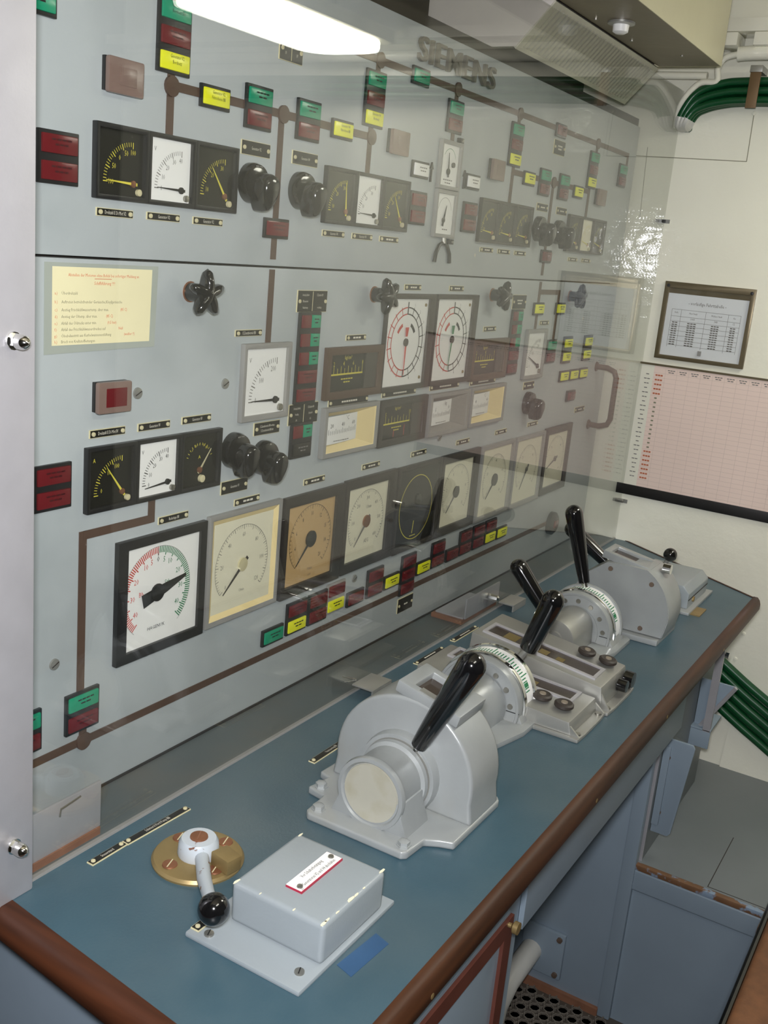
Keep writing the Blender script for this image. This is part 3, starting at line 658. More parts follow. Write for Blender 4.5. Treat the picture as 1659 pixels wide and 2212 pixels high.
t = proot('wire_fork', 'black wire fork hanging below the twin white meters', 'fork', 1.918, 1.646)
ob('stem', G().tube([(0, .012, .004), (0, .0, .006)], .005, 8), steel_m, t)
ob('prongs', G().tube([(-.030, -.038, .004), (-.027, -.02, .004), (-.016, -.004, .004), (0, .002, .004), (.018, -.004, .004), (.032, -.02, .004), (.036, -.038, .004)], .0042, 8), bsat_m, t)
for x, lab in ((1.842, 'black arrow marker left of the twin white meters'), (1.985, 'black arrow marker right of the twin white meters')):
    t = proot('arrow_marker', lab, 'marker', x, 1.778)
    ob('shaft', G().cbox(0, -.004, .003, .028, 0, .004), bsat_m, t); ob('head', G().prism([(-.006, .006), (.006, .006), (0, .019)], 0, .004), bsat_m, t)
# large 192 mm gauges
def round_gauge(label, x, z, bm, dm, ink, a0, a1, nt, nums, pdeg, pm, R=.066, cy=0.0, cx=0.0, iw=.155, hubr=.008, hubm=None, inner=None, ox=0, ns=.0115, words=(), tail=.25, d=.02, rec=.007, plen=None, glow=None):
    t, zf = case('round_gauge', label, x, z, .190, .190, bm, d=d, iw=iw, ih=iw, rec=rec, dm=dm, inner=inner, ox=ox, grp='large square gauges of the lower row')
    g = G()
    for q in range(nt+1): g.tick(cx, cy, R-(.008 if q % 5 == 0 else .005), R, a0+(a1-a0)*q/nt, .0011 if q % 5 == 0 else .0007, zf)
    g.arc(cx, cy, R, .0008, a0, a1, zf, 48)
    ob('scale', g, ink, t, smooth=False)
    n = len(nums)
    for q, s in enumerate(nums):
        dg = math.radians(a0+(a1-a0)*q/(n-1)); text('numeral', s, ns, ink, t, cx+(R-.017)*math.cos(dg), cy+(R-.017)*math.sin(dg), zf, sx=.7)
    for s, yy, sz in words: text('lettering', s, sz, inkg_m, t, 0, yy, zf, sx=.8)
    pointer(t, cx, cy, plen or R*.95, pdeg, .005, pm, zf, tail, hubr, hubm)
    return t, zf
# rudder angle indicator
t, zf = case('rudder_gauge', 'black framed rudder angle gauge, red and green scale, pointer to starboard', 1.104, 1.096, .190, .190, bsat_m, d=.024, iw=.156, ih=.160, rec=.017, dm=wdial_m, ox=.004, slope=.001)
R = .073; gr = G(); rd = G(); DC = -.0085; gb = G().arc(DC, 0, R+.0005, .0006, -50, 230, zf, 60)
for q in range(0, 46):
    big = q % 5 == 0
    for g, s in ((gr, -1), (rd, 1)): g.tick(DC, 0, R-(.014 if big else .010), R, 90+s*3*q, .0018, zf)
ob('starboard_scale', gr, inkgr_m, t, smooth=False); ob('port_scale', rd, inkr_m, t, smooth=False); ob('dial_ring', gb, inkg_m, t, smooth=False)
for q in (5, 10, 20, 30, 40):
    for s, m in ((-1, inkgr_m), (1, inkr_m)):
        dg = math.radians(90+s*3*q); rr = R-.021; text('numeral', str(q), .0125, m, t, DC+rr*math.cos(dg), rr*math.sin(dg), zf, sx=.8)
text('numeral', '0', .013, ink_m, t, DC, R-.020, zf, sx=.8); text('lettering', 'Stb', .011, inkgr_m, t, DC+.022, .012, zf, sx=.9); text('lettering', 'Bb', .011, inkr_m, t, DC-.034, .004, zf, sx=.9); text('lettering', 'HAGENUK', .008, ink_m, t, DC, -.056, zf, sx=1.0)
pointer(t, DC, 0, .064, 14, .016, ink_m, zf, .52, .014)
round_gauge('large white gauge in grey frame with cream edges', 1.300, 1.099, gframe_m, cdial_m, inkg_m, 218, -40, 60, ('0', '20', '40', '60', '80', '100', '120'), 222, dframe_m, R=.070, cx=-.002, cy=-.004, iw=.172, inner=rim_m, hubr=.012, hubm=ivory_m, words=(('Umin', -.050, .008),), d=.022, rec=.010)
round_gauge('large gauge with amber dial in dark frame', 1.500, 1.096, dframe_m, odial_m, ink_m, 228, -48, 40, ('2', '4', '6', '8', '10', '12', '15', '18', '20'), 226, ink_m, R=.066, iw=.150, ox=-.006, cx=-.004, hubr=.016, hubm=black_m, words=(('U/min', -.055, .008), ('x100', -.067, .006)), d=.024, rec=.016, cy=.004)
round_gauge('large white AEG gauge in dark frame, needle pointing lower left', 1.694, 1.098, dframe_m, cdial_m, inkg_m, 220, -42, 50, ('0', '100', '200', '300', '400', '500', '600'), 228, inkg_m, R=.066, iw=.150, ox=-.006, cx=-.006, hubr=.013, hubm=copper_m, words=(('U/min', .030, .010), ('AEG', -.042, .012)), d=.024, rec=.014)
t, zf = case('round_gauge', 'large dark gauge with yellow circle and short yellow needle', 1.892, 1.096, .190, .190, dframe_m, d=.024, iw=.168, ih=.168, rec=.012, dm=bdial_m, grp='large square gauges of the lower row')
ob('scale_ring', G().arc(0, -.004, .072, .0018, 0, 360, zf, 60), inky_m, t, smooth=False); ob('hub', G().lathe([(.013, zf), (.012, zf+.006), (0, zf+.007)], 20, 'z', (.0, .014, 0)), black_m, t)
ob('pointer', G().seg(-.010, -.062, -.006, -.034, .003, zf+.001), inky_m, t, smooth=False); bars('lettering', inky_m, t, -.004, -.068, zf, .03, (.9,))
round_gauge('white gauge right of the dark round gauge', 2.085, 1.096, dframe_m, cdial_m, inkg_m, 220, -40, 50, ('0', '2', '4', '6', '8', '10'), 225, inkg_m, iw=.150, ox=-.006, cx=-.006, hubr=.014, hubm=dframe_m)
round_gauge('far white gauge with brown hub and long needle', 2.288, 1.094, gframe_m, cdial_m, inkg_m, 220, -40, 50, ('0', '20', '40', '60', '80'), 225, ink_m, iw=.168, hubr=.016, hubm=dframe_m)
round_gauge('far cream gauge, second from the end wall', 2.487, 1.093, gframe_m, cdial_m, inkg_m, 220, -40, 50, ('0', '20', '40', '60'), 235, inkg_m, iw=.168, hubr=.006)
round_gauge('large gauge nearest to the end wall', 2.685, 1.096, dframe_m, cdial_m, inkg_m, 220, -40, 50, ('0', '20', '40', '60'), 200, inkg_m, iw=.150)
# speed order ring gauges
for x, lab, m, pd in ((1.785, 'white ring gauge with red pointer straight down', inkr_m, 270), (1.983, 'white ring gauge with green pointer', inkgr_m, 262)):
    t, zf = case('ring_gauge', lab, x, 1.450, .190, .190, dframe_m, d=.024, iw=.162, ih=.170, rec=.012, dm=wdial_m, ox=-.008, grp='white ring gauges')
    cx = -.008; ra = G(); ba = G()
    ra.arc(cx, 0, .069, .0026, 92, 268, zf).arc(cx, 0, .056, .0026, 92, 268, zf).arc(cx, 0, .038, .007, 115, 150, zf, 12)
    ba.arc(cx, 0, .069, .0026, 88, -92, zf).arc(cx, 0, .056, .0026, 88, -92, zf).arc(cx, 0, .038, .007, 65, 30, zf, 12)
    for q in range(1, 9): ra.tick(cx, 0, .055, .073, 90+q*20, .002, zf); ba.tick(cx, 0, .055, .073, 90-q*20, .002, zf)
    ba.tick(cx, 0, .055, .080, 90, .004, zf); ba.tick(cx, 0, .055, .070, 270, .003, zf)
    ob('astern_scale', ra, inkr_m, t, smooth=False); ob('ahead_scale', ba, ink_m, t, smooth=False)
    for q in range(1, 9): text('numeral', str(q), .008, ink_m, t, cx+.078*math.cos(math.radians(90-q*20)), .078*math.sin(math.radians(90-q*20)), zf, sx=.8)
    pointer(t, cx, 0, .066, pd, .004, m, zf, .05, .008, dframe_m)
    ob('pointer_tail', G().prism([(cx-.003, .012), (cx+.003, .012), (cx+.006, .030), (cx-.006, .030)], zf+.0015, zf+.0024), m, t)
    for sx, sy in ((.066, .074), (.066, -.074)): ob('dial_screw', G().lathe([(.0035, zf), (.003, zf+.002), (0, zf+.0022)], 10, 'z', (cx+sx+.004, sy, 0)), brass_m, t)
# edgewise meters
def edgewise(label, x, z, bm, dm, ink, nums, unit, red=False, cut=.62):
    w, h = .190, .094
    t, zf = case('edgewise_meter', label, x, z, w, h, bm, d=.026, iw=.158, ih=.066, rec=.010, dm=bdial_m if dm is bdial_m else dm, grp='edgewise meters')
    x0, x1 = -.066, .030; g = G().seg(-.078, -.003, .032, -.003, .003, zf)
    for q in range(9): g.seg(x0+(x1-x0)*q/8, -.003, x0+(x1-x0)*q/8, .008+(.004 if q % 2 == 0 else 0), .0012, zf)
    ob('scale', g, ink, t, smooth=False)
    for q, s in enumerate(nums): text('numeral', s, .012, ink, t, x0+(x1-x0)*q/max(1, len(nums)-1), .016, zf, sx=.8)
    text('unit_mark', unit, .010, ink, t, -.02, .027, zf, sx=.9); bars('lettering', ink, t, -.02, -.012, zf, .045, (.9, .5))
    if red: ob('limit_marks', G().seg(-.03, -.032, -.03, -.016, .002, zf).seg(.012, -.032, .012, -.010, .002, zf), inkr_m, t, smooth=False)
    ob('pointer_housing', G().box(.036, .078, -.033, .033, zf, zf+.003), dframe_m, t)
    return t
edgewise('near brown edgewise pressure meter with yellow scale', 1.590, 1.403, brframe_m, bdial_m, inky_m, ('2', '4', '6', '8'), 'kg/cm²')
edgewise('far brown edgewise meter right of the ring gauges', 2.165, 1.400, brframe_m, bdial_m, inky_m, ('2', '4', '6'), 'kg/cm²')
edgewise('dark edgewise meter with red limit marks under the ring gauge', 1.788, 1.293, dframe_m, bdial_m, inky_m, ('5', '10'), 'kg/cm²', True)
def drum_meter(label, x, z, bm, wall, nums, unit, wide):
    w, h, d = .188, .094, .026
    x, z = fit(x, z, 1.0129); d = .012
    t = proot('edgewise_meter', label, 'gauge', x, z, 'edgewise meters')
    ob('bezel', G().frame(w, h, .166, .076, 0, d, 0, 0, d-.001), bm, t, bev=.0012)
    g = G(); a = [(-.083, -.038), (.083, -.038), (.083, .038), (-.083, .038)]; xr = -.083+wide
    b = [(-.083, -.022), (xr, -.022), (xr, .030), (-.083, .030)]
    for k in range(4): n = (k+1) % 4; g.quad((*a[k], d-.0015), (*a[n], d-.0015), (*b[n], .003), (*b[k], .003))
    ob('reflector', g, wall, t, smooth=False)
    gd = G(); N = 10
    for k in range(N):
        u0, u1 = -.083+wide*k/N, -.083+wide*(k+1)/N; f = lambda u: .003+.007*max(0, math.cos((u+.083)/wide*PI/2))
        gd.quad((u0, -.022, f(u0)), (u1, -.022, f(u1)), (u1, .030, f(u1)), (u0, .030, f(u0)))
    ob('scale_drum', gd, wdial_m, t)
    gs = G()
    for k in range(17):
        u = -.078+(wide-.012)*k/16; z0 = .0034+.007*max(0, math.cos((u+.083)/wide*PI/2)); gs.seg(u, -.004, u, .003+(.003 if k % 4 == 0 else 0), .0009, z0)
    ob('scale', gs, ink_m, t, smooth=False)
    for k, s in enumerate(nums):
        u = -.068+(wide-.03)*k/max(1, len(nums)-1); text('numeral', s, .0115, ink_m, t, u, .012, .0036+.007*max(0, math.cos((u+.083)/wide*PI/2)), sx=.6)
    text('unit_mark', unit, .012, ink_m, t, -.083+wide*.6, .024, .0100, sx=.8); bars('lettering', inkg_m, t, -.083+wide*.45, -.017, .0100, wide*.6, (.8,), h=.0014)
    ob('glass', G().quad((-.083, -.038, d-.002), (.083, -.038, d-.002), (.083, .038, d-.002), (-.083, .038, d-.002)), glass_m, t, smooth=False)
drum_meter('temperature meter in grey frame with cream interior, 200 to 600 degrees', 1.597, 1.295, gframe_m, rim_m, ('200', '400', '600'), '°C', .110)
drum_meter('white edgewise meter in grey frame, left of the cream one', 1.993, 1.290, gframe_m, gframe_m, ('5', '10'), 'kg', .100)
drum_meter('far edgewise meter with bright cream interior', 2.187, 1.292, gframe_m, rim_m, ('40', '60'), '°C', .100)

# ---------------------------------------------------------------- rotary switches and star knobs
def rotary(x, z, label, ang=0, n0=None):
    t = proot('rotary_switch', label, 'switch', x, z, 'black rotary switches')
    ob('base', G().lathe([(.030, 0), (.030, .010), (.0275, .016), (.022, .018), (0, .018)], 28), black_m, t)
    cs, sn = math.cos(ang), math.sin(ang)
    g = G()
    n_ = 32; vs_ = []
    for s_, h_ in ((1.0, .014), (1.02, .030), (.96, .040), (.82, .046), (.55, .0485)):
        for k_ in range(n_):
            a_ = 2*PI*k_/n_; y_ = math.sin(a_); r_ = .0185 if y_ > 0 else .0185
            vs_.append((r_*math.cos(a_)*s_*(1 if y_ > 0 else 1-.40*y_*y_), (r_*y_*s_ if y_ > 0 else .037*y_*s_), h_))
    g.add(vs_, [(j*n_+k_, j*n_+(k_+1) % n_, (j+1)*n_+(k_+1) % n_, (j+1)*n_+k_) for j in range(4) for k_ in range(n_)]+[tuple(range(4*n_, 5*n_)), tuple(reversed(range(n_)))])
    g.xf(Matrix.Rotation(ang, 4, 'Z') @ Matrix.Translation((0, -.003, 0)))
    ob('grip', g, black_m, t, sharp=60)
    if n0: text('numeral', '0', .010, inkw_m, t, .0, .0235, .0172); text('numeral', '1', .009, inkw_m, t, -.0185, .012, .0172)
    else: bars('lettering', inkg_m, t, 0, .0245, .0172, .02, (.9,))
rotary(1.285, 1.705, 'left rotary switch of the upper pair, next to first trio', -.12); rotary(1.412, 1.705, 'right rotary switch of the upper pair, next to second trio', -.12)
rotary(2.400, 1.704, 'left rotary switch of the far upper pair', -.1); rotary(2.527, 1.703, 'right rotary switch of the far upper pair', -.1)
rotary(1.278, 1.290, 'rotary switch right of the lower trio of meters', -.15); rotary(1.357, 1.268, 'rotary switch marked 0 and 1 below the white voltmeter', -.2, True); rotary(2.474, 1.269, 'rotary switch below the far white voltmeter', -.1)
def starknob(x, z, label, ang):
    t = proot('star_knob', label, 'knob', x, z, 'black star grips'); ob('collar', G().lathe([(.0152, 0), (.0152, .002), (0, .002)], 20), copper_m, t)
    ob('stem', G().lathe([(.0135, .002), (.0135, .024), (.012, .030), (0, .030)], 20), black_m, t)
    ob('set_screw', G().lathe([(.003, 0), (.003, .002), (0, .002)], 8, 'x', (.0130, 0, .012)), steel_m, t)
    pts = []
    for k in range(50):
        a = 2*PI*k/50+ang; r = .0245+.0115*math.cos(5*(a-ang)); pts.append((r*math.cos(a), r*math.sin(a)))
    g = G(); vs = []
    for s, h in ((.5, .020), (.88, .025), (1.0, .032), (.9, .039), (.5, .044)):
        vs.append([(x_*s, y_*s, h) for x_, y_ in pts])
    flat = [v for r_ in vs for v in r_]; n = 50
    fs = [(j*n+k, j*n+(k+1) % n, (j+1)*n+(k+1) % n, (j+1)*n+k) for j in range(4) for k in range(n)]+[tuple(reversed(range(n))), tuple(range(4*n, 5*n))]
    ob('star_grip', g.add(flat, fs), black_m, t, sharp=60)
starknob(1.160, 1.541, 'black star grip beside the yellowed notice', 1.57); starknob(1.672, 1.541, 'black star grip left of the near red ring gauge', .7); starknob(2.19, 1.544, 'black star grip right of the second ring gauge', 1.3); starknob(2.68, 1.544, 'black star grip nearest the end wall', 1.5)
# grab handle at the far edge
t = proot('grab_handle', 'brown D-shaped grab handle at the far edge of the panel', 'handle', 2.975, 1.25)
ob('bar', G().tube([(0, .088, 0), (0, .088, .035), (0, .080, .058), (0, .062, .066), (0, -.062, .066), (0, -.080, .058), (0, -.088, .035), (0, -.088, 0)], .0085, 12), brframe_m, t)
for s in (-1, 1): ob('foot', G().lathe([(.015, 0), (.013, .004), (0, .004)], 16, 'z', (0, s*.088, 0)), brframe_m, t)
# maker's letters
t = proot('maker_letters', 'raised dark grey SIEMENS letters at the top of the panel', 'lettering', 1.91, 1.985)
cu = bpy.data.curves.new('t', 'FONT'); cu.body = 'SIEMENS'; cu.size = .060; cu.align_x = 'CENTER'; cu.align_y = 'CENTER'; cu.extrude = .0035; cu.resolution_u = 3; cu.offset = .0004; cu.space_character = 1.06
tt = bpy.data.objects.new('t', cu); COL.objects.link(tt); full = bpy.data.meshes.new_from_object(tt.evaluated_get(bpy.context.evaluated_depsgraph_get())); bpy.data.objects.remove(tt); bpy.data.curves.remove(cu)
xs = [v.co.x for v in full.vertices]; k = .325/(max(xs)-min(xs)); full.transform(Matrix.Translation((0, 0, .004)) @ Matrix.Diagonal((k, 1.0, 1, 1)))
bm = bmesh.new(); bm.from_mesh(full); bm.verts.ensure_lookup_table(); seen = set(); isl = []
for v in bm.verts:
    if v.index in seen: continue
    st = [v]; comp = []; seen.add(v.index)
    while st:
        q = st.pop(); comp.append(q.index)
        for e in q.link_edges:
            w_ = e.other_vert(q)
            if w_.index not in seen: seen.add(w_.index); st.append(w_)
    isl.append(set(comp))
isl.sort(key=lambda c: min(full.vertices[i].co.x for i in c))
for c in isl:
    idx = sorted(c); mp = {a: b for b, a in enumerate(idx)}
    g = G().add([full.vertices[i].co for i in idx], [tuple(mp[i] for i in p.vertices) for p in full.polygons if p.vertices[0] in c])
    ob('letter', g, letter_m, t, smooth=False)
bm.free(); bpy.data.meshes.remove(full)
# notice in a sleeve
t = proot('notice_sheet', 'yellowed typed notice in a clear sleeve at upper left', 'notice', .992, 1.520)
sl = ob('sleeve', G().add([(-.100, .055, .0004), (.100, .055, .0004), (.097, -.056, .0004), (-.100, -.060, .0004), (-.100, .055, .0009), (.100, .055, .0009), (.097, -.056, .0009), (-.100, -.060, .0009)], [(0, 1, 2, 3), (4, 5, 6, 7), (0, 1, 5, 4), (1, 2, 6, 5), (2, 3, 7, 6), (3, 0, 4, 7)]), mat('sleeve_backing', (160, 166, 158), .3, var=.04), t, smooth=False)
ob('paper', G().add([(-.088, .0500, .0012), (.088, .0500, .0012), (.086, -.0480, .0012), (-.088, -.0490, .0012)], [(3, 2, 1, 0)]), paper_m, t, smooth=False)
def nt(s, x, y, m, al='LEFT', sz=.0062): text('typed_line', s, sz, m, t, x, y, .0015, al, sx=.86)
nt('Abstellen der Motoren ohne Befehl bei sofortiger Meldung an', 0, .040, inkp_m, 'CENTER', .0058); nt('Schiffsführung !!!!', 0, .030, inkp_m, 'CENTER')
ob('underline', G().seg(-.018, .0358, .012, .0358, .0007, .0015), inkp_m, t, smooth=False)
for q, (a, s, r) in enumerate((('a.)', 'Überdrehzahl', ''), ('b.)', 'Auftreten betriebsfremder Geräusche,Klopfgeräusche', ''), ('c.)', 'Anstieg Frischkühlwassertemp. über max.', '(85 C)'), ('d.)', 'Anstieg der Öltemp. über max.', '(85 C)'), ('e.)', 'Abfall des Öldrucks unter min.', '(0,5 bar)'), ('f.)', 'Abfall des Frischkühlwasserdruckes auf', 'Null'), ('g.)', 'Ölnebelaustritt aus Kurbelwannenentlüftung', '(weißer !!)'), ('h.)', 'Bruch von Kraftstoffleitungen', ''))):
    y = (.017, .006, -.004, -.0125, -.021, -.029, -.037, -.0445)[q]
    nt(a, -.084, y, inkp_m, sz=.0056); o = None; nt(s, -.073, y, inkf_m, sz=.0056)
    if r: nt(r, -.071+.00256*len(s), y, inkp_m, sz=.0056)
# ================================================================ things on the worktop
def handle(name, parent, p0, p1, r0, r1, m=black_m, ferrule=None, n=22):
    p0, p1 = Vector(p0), Vector(p1); d = (p1-p0); Lh = d.length; u = d/Lh; pts = []; rad = []
    for q in range(9):
        s = q/8*(Lh-r1); pts.append(p0+u*s); rad.append(r0+(r1-r0)*(q/8)**.8)
    for q in range(1, 7):
        a = q/6*PI/2; pts.append(p0+u*(Lh-r1+r1*math.sin(a))); rad.append(max(.0004, r1*math.cos(a)))
    o = ob(name, G().tube(pts, r0, n, rad), m, parent, sharp=60)
    if ferrule: ob('ferrule', G().tube([p0-u*ferrule, p0+u*.004], r0*.62, 14), chrome_m, o)
    return o
def hexbolt(par, x, y, z, r=.009, m=cast_m):
    ob('bolt', G().lathe([(r*1.25, 0), (r*1.25, .0015), (r, .0015), (r, .007), (r*.6, .009), (0, .009)], 6, 'z', (x, y, z)), m, par)
def arcpoly(cy, cz, R, foot, a0=-8, a1=188, z0=.012, n=28):
    p = [(foot, z0)]+[(cy+R*math.cos(math.radians(a0+(a1-a0)*k/n)), cz+R*math.sin(math.radians(a0+(a1-a0)*k/n))) for k in range(n+1)]+[(-foot, z0)]
    return p
# --- near telegraph lever
t = root('telegraph_lever', 'nearest big grey cast lever unit with round drum and black handle', 'lever unit', (1.255, -.380, CT))
out = [(-.115, -.083), (-.072, -.086), (-.060, -.105), (-.052, -.125), (.100, -.125), (.110, -.118), (.110, .135), (-.010, .140), (-.016, .120), (-.060, .128), (-.066, .095), (-.115, .092), (-.122, .085), (-.122, -.076)]
ob('base', G().prism(out, 0, .013), cast_m, t, bev=.004, seg=3)
ob('drum', G().prism(arcpoly(0, .062, .120, .124), 0, .096, 'x'), cast_m, t, bev=.006, seg=3)
ob('cylinder', G().lathe([(.030, -.088), (.046, -.088), (.0495, -.093), (.055, -.0925), (.0565, -.086), (.0535, -.080), (.0505, -.074), (.0505, -.030), (.056, -.027), (.057, -.020), (.052, -.017)], 40, 'x', (0, 0, .062)), cast_m, t, sharp=50)
ob('end_cap', G().lathe([(0, -.0905), (.0445, -.0905), (.0455, -.088)], 40, 'x', (0, 0, .062)), mat('worn_cap', (172, 170, 156), .4, metal=.1, var=.05, scale=30, dirt=(140, 130, 96), dirt_s=30, dirt_t=.5), t)
ob('pedestal', G().prism([(-.0535, .062), (-.0545, .04), (-.066, .012), (.066, .012), (.0545, .04), (.0535, .062)], -.090, -.022, 'x'), cast_m, t, bev=.003)
ob('lever_collar', G().lathe([(.064, -.016), (.066, -.008), (.066, .004)], 40, 'x', (0, 0, .062)), cast_m, t)
hub = ob('slot_ring', G().lathe([(.050, -.018), (.058, -.017), (.058, -.010)], 40, 'x', (0, 0, .062)), alub_m, t)
MW = Matrix.Translation((.046, 0, .062)) @ Matrix.Rotation(math.radians(14), 4, 'X') @ Matrix.Translation((0, 0, .119))
ob('window_frame', G().frame(.088, .112, .058, .066, -.006, .014).xf(MW), cast_m, t, bev=.003)
ob('window_glass', G().cbox(0, 0, .058, .066, -.004, .003).xf(MW), mat('smoked_glass', (60, 52, 46), .15, var=.1), t)
ob('name_strip', G().cbox(-.034, -.005, .012, .05, .014, .0152).xf(MW), alub_m, t)
for x, y in ((-.104, -.070), (-.104, .078), (.094, -.110), (-.048, .112)): hexbolt(t, x, y, .013)
handle('handle', t, (-.010, -.030, .118), (-.010, -.108, .286), .0125, .0215, ferrule=.02)
# --- dial levers
def dial_lever(label, x, y, mirror=False):
    t = root('dial_lever', label, 'lever unit', (x, y, CT)); A = (0, 0, .030); a0, a1 = math.radians(-18), math.radians(198)
    ob('base', G().prism([(-.12, -.085), (-.02, -.108), (.085, -.108), (.10, -.095), (.10, .105), (-.115, .105), (-.125, .09)], 0, .011), cast_m, t, bev=.003)
    ob('face_disc', G().lathe([(.002, 0), (.050, 0), (.0505, -.002), (.056, -.002), (.0565, 0), (.079, 0), (.080, -.0015), (.0845, -.0015), (.086, .002), (.086, .018)], 48, 'x', A, a0, a1), cast_m, t, sharp=50)
    ob('chrome_ring', G().lathe([(.084, .018), (.089, .019), (.090, .024), (.089, .029), (.085, .030)], 48, 'x', A, a0, a1), chrome_m, t)
    sb = ob('scale_band', G().lathe([(.0855, .030), (.0855, .066)], 48, 'x', A, a0, a1), wdial_m, t)
    ob('chrome_ring', G().lathe([(.085, .066), (.089, .067), (.090, .073), (.086, .079), (.070, .088), (.03, .092)], 48, 'x', A, a0, a1), chrome_m if not mirror else cast_m, t)
    g = G()
    for k in range(36):
        a = math.radians(20+k*4); l = .016 if k % 6 else .026; r = .0860; c, s = math.cos(a), math.sin(a); w = .0011 if k not in (3, 4, 33) else .004
        ty, tz = -s*w, c*w
        for hx in (0,): g.quad((.036, r*c-ty, .03+r*s-tz), (.036+l, r*c-ty, .03+r*s-tz), (.036+l, r*c+ty, .03+r*s+tz), (.036, r*c+ty, .03+r*s+tz))
    ob('scale_marks', g, inkgr_m, sb, smooth=False)
    ob('index_mark', G().box(-.0005, .0005, -.086, -.060, .029, .0305), ink_m, t)
    ob('skirt', G().prism([(-.082, .030), (-.094, .010), (.094, .010), (.082, .030)], .002, .078, 'x'), cast_m, t, bev=.002)
    for k in range(7):
        a = math.radians(10+k*27); ob('screw', G().lathe([(.0055, 0), (.0050, -.002), (0, -.002)], 12, 'x', (-.0003, .0675*math.cos(a), .03+.0675*math.sin(a))), steel_m, t)
    return t
t = dial_lever('dial lever unit with green scale right behind the nearest lever', 1.625, -.330)
ob('hub', G().lathe([(.028, -.125), (.050, -.120), (.052, -.070), (.058, -.055), (.060, -.003)], 36, 'x', (0, 0, .03), math.radians(-25), math.radians(205)), cast_m, t, sharp=50)
ob('stem', G().tube([(.088, -.030, .085), (.093, -.040, .104), (.095, -.048, .118)], .0075, 12), alub_m, t)
handle('handle', t, (.095, -.051, .120), (.095, -.093, .246), .0175, .0215)
t = dial_lever('dial lever unit in front of the flat grey drum with tall handle', 2.125, -.330, True)
ob('boss', G().prism([(-.047, .0)]+[(.045*math.cos(math.radians(180-180*k/16)), .042+.045*math.sin(math.radians(180-180*k/16))) for k in range(17)]+[(.047, .0)], -.125, -.004, 'x'), alub_m, t, bev=.002)
ob('boss_cap', G().lathe([(0, -.128), (.018, -.128), (.020, -.125)], 20, 'x', (0, 0, .042)), alub_m, t)
handle('handle', t, (.062, .012, .124), (.062, .066, .298), .0125, .0205, ferrule=.02)
handle('side_handle', t, (-.072, .040, .074), (-.072, .136, .178), .0150, .0205, ferrule=.03)
# --- far drum
t = root('telegraph_lever', 'far flat grey drum unit with lever behind it', 'lever unit', (2.255, -.385, CT))
ob('base', G().prism([(-.02, -.108), (.13, -.108), (.13, .13), (-.02, .13)], 0, .014), cast_m, t, bev=.003)
pf = [(.122, .014), (.122, .06), (.098, .12), (.040, .165), (-.010, .168)]+[(.120*math.cos(math.radians(a)), .062+.120*math.sin(math.radians(a))) for a in range(118, 186, 6)]+[(-.112, .014)]
ob('drum', G().prism(pf, 0, .105, 'x'), cast_m, t, bev=.004)
ob('cover_plate', G().prism([(y*.985, .003+z*.985) for y, z in pf], -.004, 0, 'x'), cast_m, t)
for y, z in ((.03, .152), (-.070, .138), (-.060, .028)): ob('screw', G().lathe([(.0058, -.004), (.0052, -.007), (0, -.007)], 12, 'x', (0, y, z)), dull_m, t)
MW = Matrix.Translation((.052, .0, .172)) @ Matrix.Rotation(math.radians(10), 4, 'X')
ob('window_frame', G().frame(.080, .118, .050, .088, -.012, .006).xf(MW), cast_m, t, bev=.002); ob('window_glass', G().cbox(0, 0, .05, .088, -.010, -.002).xf(MW), MATS['smoked_glass'], t)
ob('cylinder', G().lathe([(.052, .105), (.052, .17), (.046, .176), (0, .176)], 32, 'x', (0, 0, .062)), cast_m, t)
ob('ferrule', G().lathe([(.012, -.018), (.012, .0), (0, .004)], 12, 'y', (.06, -.075, .165)), chrome_m, t)
handle('handle', t, (.150, .060, .100), (.150, .206, .193), .0130, .0200, ferrule=.03)
# --- far grey box with ball lever
t = root('lever_box', 'small grey switch box with ball lever at the end wall', 'switch box', (2.625, -.405, CT))
ob('base', G().box(-.115, .13, -.088, .09, 0, .008), cast_m, t, bev=.002)
ob('body', G().prism([(-.075, .008), (-.075, .048), (-.058, .066), (.075, .066), (.075, .008)], -.088, .105, 'x'), box_m, t, bev=.003)
ob('seam', G().box(-.0885, .1055, -.0758, -.0752, .030, .0325), dark_m, t)
ob('label_plate', G().cbox(-.03, .02, .03, .04, .066, .068), platee_m, t); ob('lock', G().lathe([(.007, 0), (.007, -.004), (0, -.005)], 12, 'y', (-.04, -.075, .024)), brass_m, t)
ob('lever_arm', G().tube([(.075, .04, .062), (.075, .028, .092)], .006, 10), alub_m, t); ob('ball_knob', G().sphere((.075, .028, .094), .0185), black_m, t)
ob('base_tab', G().box(-.10, -.03, -.112, -.088, 0, .003), brass_m, t)
# --- near switch box
t = root('switch_box', 'grey sheet metal box with white warning label on the near worktop', 'switch box', (.94, -.43, CT))
ob('base_plate', G().box(-.112, .102, -.071, .100, 0, .007), box_m, t, bev=.0025)
ob('lid', G().prism([(-.062, -.066), (.078, -.066), (.078, .072), (-.062, .072)], .007, .062), box_m, t, bev=.007, seg=3)
chip = mat('bare_chip', (226, 220, 192), .6, var=.05)
for cx, cy, r_ in ((-.058, -.0625, .006), (-.05, -.062, .004), (-.030, -.0635, .003), (.0, -.0625, .006), (.012, -.0632, .004), (.030, -.063, .0025), (.074, -.062, .005), (.0745, .066, .004), (-.058, .0675, .005), (-.059, .03, .002), (-.0585, -.02, .0022)):
    ob('paint_chip', G().prism([(cx+r_*(.6+.5*random.random())*math.cos(a_*PI/4)*1.5, max(-.0645, cy+r_*.45*(.6+.5*random.random())*math.sin(a_*PI/4))) for a_ in range(8)], .0616, .0623), chip, t, smooth=False)
